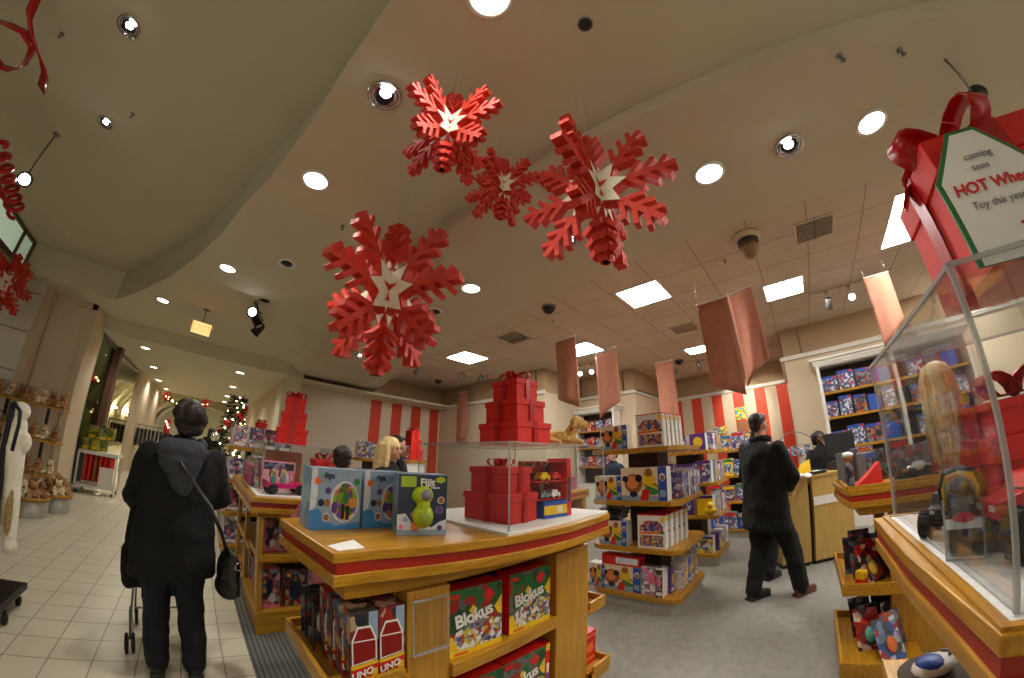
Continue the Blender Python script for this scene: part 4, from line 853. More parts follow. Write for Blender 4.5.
for i in range(5): pack('doll_box', ORD[i]+' doll box from the near corner in the side shelf facing the aisle', 'doll box', 'doll boxes in the aisle side of the left counter', (.53, 3.62+i*.2, .171), (.17, .09, .24), FX, (C_PNK, A_DOLL), doll)
lab = ('bottom', 'second', 'third', 'top')
for li, z in enumerate((.141, .551, .951, 1.371)):
    for j in range(4): pack('toy_box', ORD[j]+' purple toy box from the aisle, '+lab[li]+' shelf of the gondola past the dolls', 'toy box', 'purple toy boxes at the aisle edge', (.40+.2*j, 5.24, z), (.17, .12, .27), FY, (C_LBL, (A_PURP, A_DOLL, A_PURP, A_CLEAR)[(j+li) % 4]), [('r', -.4, .4, .05, .2, C_WHT), ('e', 0, .6, .25, .22, A_DOLL)])
    for j in range(3): pack('toy_box', ORD[j]+' pale toy box from the near corner, aisle side, '+lab[li]+' shelf past the dolls', 'toy box', 'pale toy boxes at the aisle side', (.36, 5.45+.22*j, z), (.18, .1, .25), FX, (C_LBL, (A_CLEAR, A_PURP, A_DOLL)[(j+li) % 3]))
    for j in range(4): pack('toy_box', ORD[j]+' toy box from the left, '+lab[li]+' shelf of the gondola by the cream wall', 'toy box', 'toy boxes on the gondola by the cream wall', (2.09+.22*j, 5.02, (.151, .601, 1.001, 1.401)[li]), (.19, .12, .24), FY, (C_LBL, (A_BLUEW, A_YEL, A_DOLL, A_PURP)[(j+li) % 4]), [('e', 0, .5, .3, .3, (C_YEL, A_DOLL, C_BRN, A_FIJ)[(j+li) % 4])])
# clear doll packs on the low middle counter
for i in range(6):
    t = thing('clear_doll_pack', ORD[i]+' clear-fronted pack from the left on the low middle counter', 'doll pack', (3.45+.25*i, 3.05+.02*i, 1.0), radians(6), 'clear packs on the low middle counter')
    MB().box(-.09, .09, .04, .05, 0, .25).box(-.09, .09, -.05, .04, 0, .01).build('backing_card', A_CLEAR, t); MB().box(-.09, .09, -.05, .039, .01, .25).build('clear_cover', BLISTER, t); MB().ball((0, -.005, .09), (.04, .03, .08)).ball((0, -.005, .19), .03).build('doll', (C_WHT, C_PNK)[i % 2], t)
t = MB().box(3.5, 4.4, 3.25, 3.7, 1.0, 1.02).build('display_board', WHITE, None, (4, 3.5, 1.0)); tag(t, 'white board on the low middle counter', 'board')
# ------------------------------------------------------------------ gifts, snowflakes, banners, toys in the cases
def ribbon(mb, pts, side, w, t=.002, m=0):
    """A flat ribbon of width w swept along pts; side is the direction of its width."""
    pts = [Vector(p) for p in pts]; sd = Vector(side).normalized()*w/2; N = len(pts); vs = []
    for i, p in enumerate(pts):
        a = pts[max(0, i-1)]; b = pts[min(N-1, i+1)]; d = (b-a); n = d.cross(sd)
        n = n.normalized()*t/2 if n.length > 1e-7 else Vector((0, 0, t/2))
        vs += [p-sd-n, p+sd-n, p+sd+n, p-sd+n]
    fs = [[i*4+k, i*4+(k+1) % 4, (i+1)*4+(k+1) % 4, (i+1)*4+k] for i in range(N-1) for k in range(4)]+[[3, 2, 1, 0], [(N-1)*4+k for k in range(4)]]
    return mb.add(vs, fs, m, True)
def bow_mesh(s, loops=4, tails=2, z=0):
    b = MB()
    for k in range(loops):
        a = 2*pi*k/loops+.4; d = Vector((cos(a), sin(a), 0)); P = []
        for i in range(13):
            t = i/12*2*pi; r = s*(.50-.50*cos(t)); hgt = s*.30*sin(t)+s*.30*(r/s)
            P.append(d*r+Vector((0, 0, z+max(hgt, -.02*s)+.10*s)))
        ribbon(b, P, Vector((-d.y, d.x, 0)), s*.42, .003)
    for k in range(tails):
        a = 2*pi*k/tails+1.1; d = Vector((cos(a), sin(a), 0))
        ribbon(b, [d*s*.05+Vector((0, 0, z+.08*s)), d*s*.45+Vector((0, 0, z+.12*s)), d*s*.85+Vector((0, 0, z+.03*s)), d*s*1.02+Vector((0, 0, z-.22*s))], Vector((-d.y, d.x, 0)), s*.26, .003)
    b.ball((0, 0, z+.13*s), (.15*s, .15*s, .12*s)); return b
def gift(label, loc, rz, tiers, mats=(RED, REDD), bow=.09, group='red gift box stacks', ribw=.035, ribside='-x'):
    """Lidded boxes tied into one stack by a ribbon with a bow. tiers: (width, depth, height) from the bottom up."""
    t = thing('gift_stack' if len(tiers) > 1 else 'gift_box', label, 'gift box', loc, rz, group); z = 0
    R = MB()
    for w, d, h in tiers:
        MB().box(-w/2, w/2, -d/2, d/2, z, z+h*.80).build('box', mats[0], t, bevel=.003)
        L = MB().box(-w/2-.007, w/2+.007, -d/2-.007, d/2+.007, z+h*.74, z+h).build('lid', mats[0], t, bevel=.003)
        u = w*.5+.010
        R.box(-u, -u+.002, -ribw/2, ribw/2, z, z+h).box(u-.002, u, -ribw/2, ribw/2, z, z+h); v = d*.5+.010
        R.box(-ribw/2, ribw/2, -v, -v+.002, z, z+h).box(-ribw/2, ribw/2, v-.002, v, z, z+h)
        z += h; R.box(-u, u, -ribw/2, ribw/2, z, z+.002).box(-ribw/2, ribw/2, -v, v, z, z+.002)
    R.build('ribbon', SATIN, t)
    bow_mesh(bow, 4, 2, z).build('bow', SATIN, t)
    return t
# big three-tier stack on the front case: its right-hand tiers step in evenly
gift('tall three-tier red gift stack with bow standing on the front acrylic case', (1.60, 1.51, 1.5415), radians(-3), [(.28, .345, .138), (.235, .285, .138), (.18, .22, .132)], bow=.10)
gift('two-tier red gift stack with flat bow inside the front acrylic case', (1.375, 1.40, 1.134), radians(4), [(.215, .33, .150), (.185, .27, .135)], (plain('red_card_matt', (196, 24, 14), .6), REDD), .075)
gift('three-tier red gift stack with bow on the case of the left counter', (.745, 3.62, 1.471), radians(-8), [(.28, .27, .15), (.23, .23, .15), (.18, .18, .14)], bow=.105)
gift('red gift box with floppy bow beside the pink jeep inside the left case', (.985, 3.26, 1.062), radians(5), [(.22, .20, .19), (.18, .16, .12)], bow=.09)
gift('small red gift stack standing far off before the left striped wall', (4.02, 6.9, 1.40), radians(10), [(.36, .36, .24), (.29, .29, .22), (.22, .22, .18)], bow=.13)
gift('red gift stack far down the aisle left of the wall pier', (.95, 7.6, 1.46), radians(20), [(.22, .22, .2), (.17, .17, .18)], bow=.10)
t = thing('display_pedestal', 'white pedestal under the far red gift stack near the striped wall', 'pedestal', (4.02, 6.9, 0)); MB().box(-.22, .22, -.22, .22, 0, 1.34).build('body', WHITE, t); MB().box(-.25, .25, -.25, .25, 1.34, 1.40).build('top', WX, t)
t = thing('display_pedestal', 'white pedestal with slanted edge under the far aisle gift stack', 'pedestal', (.95, 7.6, 0)); MB().box(-.3, .3, -.2, .2, 0, 1.42).build('body', WHITE, t); MB().box(-.33, .33, -.22, .22, 1.42, 1.46).build('top', WHITE, t)
# gift with the hand-lettered tag on the truck case
G = gift('tall red gift box with big bow and hand-lettered tag on the truck case', (1.0, -.645, 1.702), radians(0), [(.32, .33, .33)], bow=.17, ribw=.06)
tg = MB()
P = [(-.125, -.17), (.125, -.17), (.125, .02), (.035, .135), (-.035, .135), (-.125, .02)]
Q = [(-.114, -.17), (.114, -.17), (.114, .016), (.030, .126), (-.030, .126), (-.114, .016)]
tg.add([(0, x, z) for x, z in P]+[(.006, x, z) for x, z in P], [[0, 1, 2, 3, 4, 5], [11, 10, 9, 8, 7, 6]]+[[i, (i+1) % 6, 6+(i+1) % 6, 6+i] for i in range(6)], 0)
tg.quad([(-.001, x, z) for x, z in Q], 1)
TG = tg.build('tag', [plain('green_card', (40, 110, 50), .5), PAPER], G); TG.location = (-.215, .10, .160); TG.rotation_euler = (0, 0, radians(4))
GB = [c for c in G.children if c.name.startswith('bow')][0]; GB.location = (-.06, .06, -.005); GB.scale = (.95, .95, .95)
INK = plain('grey_ink', (120, 120, 124), .6); REDI = plain('red_marker', (206, 36, 30), .6)
rr = (pi/2, 0, -pi/2)
words('coming', .024, INK, TG, (-.0025, .0, .062), rr, shear=.15, ext=.0004); words('soon', .022, INK, TG, (-.0025, .01, .034), rr, shear=.15, ext=.0004)
words('HOT Wheels', .037, REDI, TG, (-.0025, -.004, -.010), rr, shear=.1, ext=.0004, off=.0008); words('Toy this year', .024, INK, TG, (-.0025, .015, -.050), rr, shear=.15, ext=.0004)
st = []
for k in range(10): a = pi/2+k*pi/5; r_ = .042 if k % 2 == 0 else .018; st.append((-.003, r_*cos(a)-.045, -.118+r_*sin(a)))
MB().tube(st, .0035, 6, closed=True).build('star_drawing', REDI, TG)
MB().tube([(-.004, .0, .13), (-.006, .0, .15), (.03, .0, .19)], .002, 6).build('tie_string', SATIN, TG)

# snowflakes: two crossed eight-armed foam plates with a white star across the crease
def flake(label, loc, R, rz, top, tilt=0, th=.13):
    t = thing('foam_snowflake', label, 'snowflake', loc, rz, 'hanging red snowflakes')
    def plate(rot, name):
        b = MB(); M = Matrix.Rotation(rot, 4, 'Z'); T = R*th
        for k in range(8):
            a = k*pi/4; d = Vector((sin(a), 0, cos(a))); n = Vector((cos(a), 0, -sin(a)))
            b.bar(d*R*.05, d*R, R*.075, T, (0, 1, 0))
            for f, l in ((.42, .30), (.60, .27), (.78, .22)):
                for s in (-1, 1): b.bar(d*R*f, d*R*(f+l*.62)+n*s*R*l*.66, R*.062, T*.98, (0, 1, 0))
        C = [(R*(.46 if k % 2 == 0 else .27)*sin(k*pi/8), R*(.46 if k % 2 == 0 else .27)*cos(k*pi/8)) for k in range(16)]
        n_ = 16; b.add([(x, -T/2-.001, z) for x, z in C]+[(x, T/2+.001, z) for x, z in C], [list(range(n_)), list(range(n_, 2*n_))[::-1]]+[[i, (i+1) % n_, n_+(i+1) % n_, n_+i] for i in range(n_)])
        b.xf(M); p = b.build(name, GLIT, t)
        s = MB()
        for sd in (-1, 1):
            W = [(x*.92, sd*(T/2+.006), z*.92) for x, z in C]; s.quad(W, 0)
            s.quad([(R*(.21 if k % 2 == 0 else .08)*sin(k*pi/5), sd*(T/2+.009), R*(.21 if k % 2 == 0 else .08)*cos(k*pi/5)) for k in range(10)], 1)
        s.xf(M).build('star', [STARW, GLIT], p)
    plate(0, 'plate'); plate(pi/2, 'cross_plate')
    L = (top-loc[2])
    for dx in (-.02, .02): MB().cap((dx, 0, R*.9), (dx, 0, L), .0012, n=5).build('hanging_wire', CHROME, t)
    return t
flake('lowest red foam snowflake with white star, hanging left of the middle', (.80, 1.84, 2.415), .52, radians(-66), ZA)
flake('largest red foam snowflake, right of the middle, its white star toward the camera', (1.02, .50, 2.50), .35, radians(-81), ZA)
flake('upper red foam snowflake with brightly lit star, beside a chrome eyeball spotlight', (.475, .83, 2.70), .25, radians(15), ZA)
flake('small shaded red snowflake half hidden behind the largest one', (.93, .98, 2.78), .215, radians(-70), ZA)

# cloth banners hung from the panel ceiling
def banner(label, tl, tr, zl, zr, ztop=3.3, sag=.03):
    o = ((tl[0]+tr[0])/2, (tl[1]+tr[1])/2, ztop); t = thing('cloth_banner', label, 'banner', o, 0, 'dusty pink cloth banners')
    a = Vector((tl[0], tl[1], 0))-Vector(o)*1; b_ = Vector((tr[0], tr[1], 0))-Vector(o); a.z = b_.z = 0; d = (b_-a); nrm = Vector((-d.y, d.x, 0)).normalized(); m_ = MB(); NU, NV = 10, 12; V = []
    for j in range(NV+1):
        for i in range(NU+1):
            u, v = i/NU, j/NV; zb = zl+(zr-zl)*u-ztop; p = a+d*u+Vector((0, 0, zb*v)); V.append(p+nrm*sag*(sin(u*7+v*1.5)*v*.8+.4*sin(v*3)*v))
    n1 = len(V); V += [p+nrm*.004 for p in V]; F = []
    for j in range(NV):
        for i in range(NU):
            q = [j*(NU+1)+i, j*(NU+1)+i+1, (j+1)*(NU+1)+i+1, (j+1)*(NU+1)+i]; F += [q, [x+n1 for x in q[::-1]]]
    for j in range(NV):
        for i in (0, NU): F.append([j*(NU+1)+i, (j+1)*(NU+1)+i, (j+1)*(NU+1)+i+n1, j*(NU+1)+i+n1])
    for i in range(NU):
        for j in (0, NV): F.append([j*(NU+1)+i, j*(NU+1)+i+1, j*(NU+1)+i+1+n1, j*(NU+1)+i+n1])
    m_.add(V, F, 0, True).build('cloth', PINKB, t)
    MB().cap(a+Vector((0, 0, .003)), b_+Vector((0, 0, .003)), .008).build('rod', WHITE, t)
    for e in (a, b_): MB().cap(e*.9+Vector((0, 0, .01)), e*.9+Vector((0, 0, ZT-ztop)), .0012, n=5).build('hanging_wire', CHROME, t)
banner('small pale pink banner left of the three-tier gift stack', (5.91, 7.80), (5.86, 7.30), 1.92, 2.03)
banner('narrow pink banner right of the three-tier gift stack, hem slanting down to the right', (4.243, 3.116), (4.229, 2.721), 2.37, 2.21)
banner('narrow pink banner above the plush dog, its hem slanting down to the left', (5.294, 3.009), (5.164, 2.523), 2.14, 2.39)
banner('narrow pink banner above the white toy house boxes', (6.667, 2.397), (6.683, 2.027), 2.27, 2.17)
banner('large flat pink banner panel, left half of the widest pair', (3.71, .755), (3.69, .408), 2.12, 1.97, 3.02)
banner('creased pink banner panel, right half of the widest pair', (4.337, .474), (4.245, .161), 2.15, 2.43, sag=.06)
banner('pink banner hanging beside the lit spotlight, left of the truck case', (5.028, -1.268), (5.051, -1.608), 2.40, 2.68)

# plush dog lying on the front case
def plush(name, label, cat, loc, rz, prims, mats, parts, voxel=.006, group=None):
    t = thing(name, label, cat, loc, rz, group); b = MB(); prims(b); b.blob('body', mats, t, voxel=voxel, it=3); parts(t); return t
def dogb(b):
    b.ball((0, 0, .055), (.085, .055, .05)).ball((-.07, 0, .055), (.055, .055, .05)).cap((.06, 0, .07), (.10, 0, .13), .042, .035).ball((.118, 0, .150), (.052, .048, .046)).ball((.160, 0, .138), (.036, .032, .030))
    for s in (-1, 1):
        b.cap((.05, s*.035, .035), (.135, s*.055, .022), .024, .020).cap((-.07, s*.05, .035), (-.01, s*.085, .020), .028, .022).cap((.10, s*.040, .175), (.088, s*.058, .125), .017, .014)
    b.cap((-.11, 0, .05), (-.16, .03, .03), .016, .012)
def dogp(t):
    for s in (-1, 1): MB().ball((.152, s*.026, .163), .0065).build('eye', BLACK, t)
    MB().ball((.195, 0, .145), (.008, .011, .008)).build('nose', BLACK, t)
    MB().tube([(.078+.0*cos(a)+.012*sin(a), .044*cos(a), .108+.030*sin(a)*.6) for a in [k*pi/8 for k in range(16)]], .006, 6, closed=True).build('collar', SATIN, t)
plush('plush_dog', 'golden plush dog with red collar lying on the front acrylic case', 'plush toy', (1.87, 1.36, 1.5425), radians(-52), dogb, DOGP, dogp)

# toys on the truck counter
def wheel(par, c, r, w, ax='y', nm='wheel'):
    b = MB(); b.lathe([(r*.55, -w/2), (r*.92, -w/2), (r, -w*.3), (r, w*.3), (r*.92, w/2), (r*.55, w/2)], c=c, n=22, axis=ax, m=0)
    for k in range(16):
        a = 2*pi*k/16; u = Vector((cos(a), 0, sin(a))) if ax == 'y' else Vector((0, cos(a), sin(a))); v = Vector((0, 1, 0)) if ax == 'y' else Vector((1, 0, 0))
        p = Vector(c)+u*r*.99; b.bar(p-v*w*.42, p+v*w*.42, r*.16, r*.14, u, 0)
    b.lathe([(.001, -w*.30), (r*.55, -w*.38), (r*.55, w*.38), (.001, w*.30)], c=c, n=16, axis=ax, m=1); return b.build(nm, [RUBBER, GREYM], par)
def truck(name, label, loc, rz, s, body, trim, group='toy monster trucks'):
    t = thing(name, label, 'toy truck', loc, rz, group); r = .072*s
    for sx in (-1, 1):
        for sy in (-1, 1): wheel(t, (sx*.105*s, sy*.085*s, r), r, .062*s)
    MB().bar((-.105*s, -.06*s, r), (-.105*s, .06*s, r), .018*s, .018*s).bar((.105*s, -.06*s, r), (.105*s, .06*s, r), .018*s, .018*s).bar((-.13*s, 0, r*1.35), (.13*s, 0, r*1.35), .05*s, .02*s).build('chassis', BLACKM, t)
    b = MB(); pr = [(-.165, .115), (.165, .115), (.170, .165), (.075, .180), (.035, .225), (-.070, .225), (-.085, .175), (-.165, .175)]
    n = len(pr); b.add([(x*s, -.055*s, z*s) for x, z in pr]+[(x*s, .055*s, z*s) for x, z in pr], [list(range(n)), list(range(n, 2*n))[::-1]]+[[i, (i+1) % n, n+(i+1) % n, n+i] for i in range(n)], 0)
    o = b.build('body', body, t, bevel=.006*s)
    MB().quad([(.0375*s, -.048*s, .218*s), (.0375*s, .048*s, .218*s), (.076*s, .048*s, .180*s), (.076*s, -.048*s, .180*s)]).box(-.06*s, .028*s, -.0565*s, -.0558*s, .182*s, .217*s).box(-.06*s, .028*s, .0558*s, .0565*s, .182*s, .217*s).build('windows', BLACK, o)
    [MB().box(.166*s, .172*s, y*s-.012*s, y*s+.012*s, .14*s, .158*s).build('headlight', C_WHT, o) for y in (-.032, .032)]
    MB().quad([(.12*s*cos(a)*.5-.03*s, -.0562*s, .145*s+.016*s*sin(a)) for a in [k*pi/8 for k in range(16)]]).build('side_flash', trim, o); return t
truck('toy_truck', 'big-wheeled toy truck with red body, large at the right edge of the truck case', (1.05, -.548, 1.1255), radians(100), .78, C_RED, C_YEL)
truck('toy_truck', 'black toy truck with knobbly wheels beside the boxed toy car in the truck case', (1.33, -.42, 1.1255), radians(150), .52, BLACK, C_RED)
truck('toy_truck', 'dark toy truck at the back of the truck case near the hidden corner', (1.52, -.84, 1.1255), radians(100), .7, C_NAVY, C_ORG)
# boxed toy: clear tall pack with a black vehicle
t = thing('boxed_toy_car', 'tall clear box holding a black toy vehicle with yellow trim, in the truck case', 'toy pack', (1.085, -.385, 1.1255), radians(-108))
w, d, h = .086, .07, .20
MB().box(-w/2, w/2, -d/2, d/2, 0, .008).box(-w/2, w/2, d/2-.004, d/2, .008, h*.86).build('backing_card', C_LBL, t)
e_ = MB()
for sx in (-1, 1):
    for sy in (-1, 1): e_.bar((sx*w/2, sy*d/2, 0), (sx*w/2, sy*d/2, h*.70), .005, .005)
e_.bar((-w/2, -d/2, .002), (w/2, -d/2, .002), .005, .005); e_.build('window_edges', ACRE, t)
MB().box(-w/2+.001, w/2-.001, -d/2+.001, d/2-.005, .008, h*.7).prism([(-w/2, -d/2), (w/2, -d/2), (w/2, d/2), (-w/2, d/2)], h*.7, h*.705).build('clear_window', BLISTER, t)
MB().box(-w/2, w/2, -d/2-.002, -d/2, .072, .095).build('label_band', C_LBL, t); MB().quad([(.026*cos(k*pi/8), -d/2-.003, .098+.012*sin(k*pi/8)) for k in range(16)]).build('label_badge', C_RED, t)
tb = MB().box(-.03, .03, -.022, .022, .04, .12).ball((0, 0, .135), (.034, .026, .035)).ball((0, -.012, .165), (.026, .016, .022)); tb.build('vehicle', BLACK, t)
for sx in (-1, 1): wheel(t, (sx*.024, -.008, .040), .030, .020, 'x')
MB().tube([(-.04, .0, .10), (-.046, 0, .16), (-.034, 0, .195), (0, 0, .205), (.034, 0, .195), (.046, 0, .16), (.04, 0, .10)], .0075, 8).build('roll_bar', BLACK, t)
MB().tube([(-.036, -.004, .11), (-.040, -.004, .16), (-.030, -.004, .188), (0, -.004, .196), (.030, -.004, .188), (.040, -.004, .16), (.036, -.004, .11)], .005, 8).build('yellow_trim', C_YEL, t)
MB().ball((0, -.006, .172), (.024, .016, .016)).build('red_panel', C_ORG, t); [MB().ball((x, -.024, .132), (.007, .005, .012)).build('lamp', CHROME, t) for x in (-.018, .020)]
# red gift inside the truck case, and the long-haired doll
gift('red gift box with wide satin bow inside the truck case behind the toys', (1.27, -.66, 1.1255), radians(4), [(.20, .30, .25), (.18, .27, .09)], bow=.13, ribw=.05)
t = thing('fashion_doll', 'large doll with long straight blonde hair standing inside the truck case', 'doll', (1.43, -.50, 1.1255), radians(66)); t.scale = (1.04,)*3
b = MB()
for s in (-1, 1): b.cap((s*.018, 0, .012), (s*.020, 0, .12), .012, .016).cap((s*.020, 0, .12), (s*.024, 0, .225), .017, .024).cap((s*.018, 0, .010), (s*.020, -.03, .008), .011, .008).cap((s*.052, 0, .335), (s*.062, -.005, .26), .012, .010).cap((s*.062, -.005, .26), (s*.058, -.03, .20), .010, .008).ball((s*.057, -.035, .192), (.009, .009, .012))
b.ball((0, 0, .245), (.042, .028, .035)).ball((0, 0, .285), (.033, .024, .04)).ball((0, 0, .325), (.048, .028, .035)).cap((0, 0, .34), (0, 0, .385), .014, .014).ball((0, -.004, .425), (.036, .040, .046)).ball((0, -.030, .410), (.018, .014, .016)).cap((0, -.042, .428), (0, -.047, .418), .005, .006)
b.blob('body', SKIN, t, voxel=.004, it=2)
MB().lathe([(.050, .235), (.052, .25), (.038, .285), (.050, .325), (.044, .35), (.02, .352)], n=20).build('dress', C_PNK, t)
hb = MB().ball((0, .010, .436), (.043, .044, .046))
rh = random.Random(21)
for i in range(64):
    a = -.62+ (pi+1.24)*i/63; ca, sa = cos(a), sin(a); L = .17+rh.uniform(0, .05); w_ = rh.uniform(.92, 1.08)
    P = [(.010*ca, .008+.010*sa, .484), (.032*ca*w_, .010+.034*sa*w_, .472), (.047*ca*w_, .012+.050*sa*w_, .438), (.052*ca*w_, .016+.056*sa*w_, .380), (.054*ca*w_, .020+.056*sa*w_, .30), (.044*ca*w_+rh.uniform(-.006, .006), .026+.046*sa*w_, L+.04), (.034*ca*w_+rh.uniform(-.01, .01), .030+.036*sa*w_, L)]
    hb.tube(P, [.005, .007, .0075, .0075, .007, .006, .002], 6)
hb.build('hair', HAIRB, t)
for s in (-1, 1): MB().ball((s*.014, -.040, .430), (.006, .003, .005)).build('eye', EYE, t)
MB().ball((0, -.045, .404), (.009, .003, .003)).build('lips', LIPM, t)
# below the truck counter
t = thing('toy_helmet', 'blue and white rounded toy lying on a grey cushion under the right counter', 'toy', (1.53, -.45, .625), radians(-55))
MB().ball((0, 0, 0), (.10, .055, .032)).build('shell', C_WHT, t); MB().ball((-.022, 0, .012), (.062, .046, .026)).build('blue_cap', C_BLU, t); MB().tube([(.05, -.02, .03), (.075, 0, .028), (.05, .02, .03)], .006, 8).build('trim', C_GRY, t)
tag(MB().lathe([(.001, 0), (.13, 0), (.14, .015), (.13, .028), (.001, .030)], c=(1.54, -.47, .562), n=24).build('round_cushion', plain('grey_brown_cloth', (86, 74, 66), .9), None, (1.54, -.47, .562)), 'grey brown round cushion under the blue and white toy', 'cushion')

# stock on the tray counter by the cash desk
t = thing('red_wedge_sign', 'red triangular wedge stand among packs on the tray counter by the cash desk', 'display stand', (2.98, -.45, 1.10), radians(-75))
MB().add([(-.10, -.03, .0), (.10, -.03, .0), (.10, .03, 0), (-.10, .03, 0), (.09, -.03, .15), (.09, .03, .15)], [[0, 1, 4], [3, 5, 2], [0, 4, 5, 3], [1, 2, 5, 4], [0, 3, 2, 1]]).build('wedge', C_RED, t)
def carpack(label, loc, rz, s=1.0, body=GREYM, first=None):
    if first: return again(first, loc, label, rz)
    t = thing('boxed_toy_car', label, 'toy pack', loc, rz, 'boxed toy cars on the tray counter'); w, d, h = .26*s, .12*s, .20*s
    MB().box(-w/2, w/2, d/2-.01, d/2, 0, h).box(-w/2, w/2, -d/2, d/2-.01, 0, .012).build('backing_card', A_CAR, t); MB().box(-w/2, w/2, -d/2, d/2-.011, .012, h*.95).build('clear_cover', BLISTER, t)
    b = MB(); pr = [(-.10, .045), (.10, .045), (.105, .07), (.055, .08), (.025, .105), (-.05, .105), (-.075, .08), (-.105, .075)]; n = len(pr)
    b.add([(x*s, -.04*s, z*s) for x, z in pr]+[(x*s, .03*s, z*s) for x, z in pr], [list(range(n)), list(range(n, 2*n))[::-1]]+[[i, (i+1) % n, n+(i+1) % n, n+i] for i in range(n)]); b.build('car_body', body, t, bevel=.006)
    for sx in (-1, 1): MB().lathe([(.028*s, -.012*s), (.028*s, .012*s)], c=(sx*.065*s, -.042*s, .040*s), n=14, axis='y').build('wheel', RUBBER, t)
    return t
c1 = carpack('clear-boxed silver toy car on the tray counter nearest the truck case', (3.05, -.80, 1.10), radians(-62), 1.1, CHROME)
carpack('clear-boxed silver toy car behind the red wedge on the tray counter', (3.30, -.60, 1.10), radians(-50), 1, CHROME, c1)
carpack('clear-boxed silver toy car far back on the tray counter, by the doll', (3.10, -1.25, 1.10), radians(-60), 1, CHROME, c1)
for i, (x, y, h_, m_, r_) in enumerate(((3.36, -.36, .23, A_CAR, -40), (3.24, -.50, .21, A_STEEL, -35), (3.42, -.50, .25, A_BLUEW, -60), (3.44, -.78, .26, A_CAR, -70), (3.30, -1.02, .22, A_RED, -60), (3.05, -1.45, .2, A_CAR, -60))):
    pack('toy_pack', ORD[i]+' upright vehicle pack from the cash desk on the tray counter', 'toy pack', 'upright packs on the tray counter', (x, y, 1.10), (.17, .07, h_), radians(r_), (C_GRY, m_), [('r', -.4, .4, .8, .95, (C_RED, C_BLU, C_ORG)[i % 3])])
t = thing('toy_figure', 'small dark figure with a white top on the tray counter corner by the cash desk', 'toy', (2.98, -.335, 1.10)); MB().cap((0, 0, .02), (0, 0, .16), .028, .03).build('body', A_STEEL, t); MB().ball((0, 0, .20), .034).build('head', C_BRN, t); MB().ball((0, 0, .222), (.040, .040, .022)).build('cap', C_WHT, t)
BS = 1.25
def blister(label, loc, rz, tilt, cm, tm, first=None):
    if first: c = again(first, loc, label, rz); c.rotation_euler = (tilt, 0, rz); return c
    t = thing('blister_pack', label, 'toy pack', loc, rz, 'blister packs in the trays by the cash desk'); t.rotation_euler = (tilt, 0, rz); t.scale = (BS, BS, BS)
    MB().box(-.07, .07, 0, .004, 0, .21).build('card', cm, t); MB().prism([(-.055, 0), (.055, 0), (.038, -.035), (-.038, -.035)], .02, .13).build('bubble', BLISTER, t); MB().ball((0, -.012, .075), (.028, .014, .04)).build('toy', tm, t); return t
for i, (x, y, z, rz, ti, cm, tm) in enumerate(((3.18, -.36, .451, -70, -.15, A_STEEL, C_GRY), (3.06, -.40, .451, -60, -.2, A_CAR, C_RED), (3.25, -.50, .451, -85, -.1, A_STEEL, C_BLU), (3.10, -.52, .451, -60, -.2, A_RED, C_PUR), (2.96, -.46, .451, -55, -.4, A_RED, C_YEL), (3.42, -.42, .451, -75, -.1, A_DOLL, C_PUR))):
    blister(ORD[i]+' blister pack from the far end of the upper tray by the cash desk', (x, y, z), radians(rz), ti, cm, tm)
for i, (x, y, z, rz, ti, cm, tm) in enumerate(((2.98, -.40, .071, -60, -.35, A_STEEL, C_TEAL), (2.85, -.46, .071, -55, -.45, A_STEEL, C_GRY), (2.76, -.42, .071, -70, -.5, A_RED, C_TEAL), (2.72, -.58, .071, -50, -.4, A_CAR, C_RED), (2.62, -.54, .071, -62, -.6, A_BLUEW, C_ORG), (3.10, -.55, .071, -60, -.2, A_STEEL, C_RED), (2.90, -.60, .071, -48, -.3, A_BLUEW, C_YEL))):
    blister(ORD[i]+' blister pack from the far end heaped in the lower tray by the cash desk', (x, y, z), radians(rz), ti, cm, tm)
t = thing('toy_cube', 'yellow and red cube-shaped toy pack in the upper tray by the cash desk', 'toy pack', (2.90, -.36, .451), radians(-30)); MB().box(-.035, .035, -.03, .03, 0, .05).build('base', C_RED, t); MB().prism([(-.035, -.03), (.035, -.03), (.03, .03), (-.03, .03)], .05, .10).ball((0, -.01, .085), (.03, .03, .02)).build('yellow_top', C_YEL, t)
# jeep in the left case
t = thing('toy_jeep', 'hot pink open toy jeep carrying small dolls in the left case', 'toy car', (.645, 3.18, 1.062), radians(6))
b = MB(); pr = [(-.17, .05), (.17, .05), (.175, .09), (.07, .10), (.06, .085), (-.15, .085), (-.17, .11)]; n = len(pr)
b.add([(x, -.075, z) for x, z in pr]+[(x, .075, z) for x, z in pr], [list(range(n)), list(range(n, 2*n))[::-1]]+[[i, (i+1) % n, n+(i+1) % n, n+i] for i in range(n)]).build('body', PINKT, t, bevel=.006)
for sx in (-1, 1):
    for sy in (-1, 1): wheel(t, (sx*.115, sy*.07, .04), .04, .035)
MB().tube([(.065, -.065, .095), (.05, -.065, .17), (.05, .065, .17), (.065, .065, .095)], .005, 8).build('windscreen_frame', PINKT, t)
for i, (x, y, m1, m2) in enumerate(((-.02, -.03, C_SKY, HAIRB), (-.02, .035, C_YEL, HAIRD), (-.10, -.03, C_TEAL, HAIRB), (-.10, .035, C_PNK, HAIRK))):
    d_ = thing('small_doll', ORD[i]+' small doll from the front riding in the pink jeep', 'doll', (.645+x*cos(radians(6)), 3.18+y, 1.147), radians(6), 'dolls riding in the pink jeep')
    MB().cap((0, 0, 0), (0, 0, .05), .02, .018).build('dress', m1, d_); MB().ball((0, 0, .085), .019).build('head', SKIN, d_); MB().ball((-.006, 0, .094), (.022, .024, .02)).cap((-.014, 0, .09), (-.02, 0, .055), .012, .01).build('hair', m2, d_)
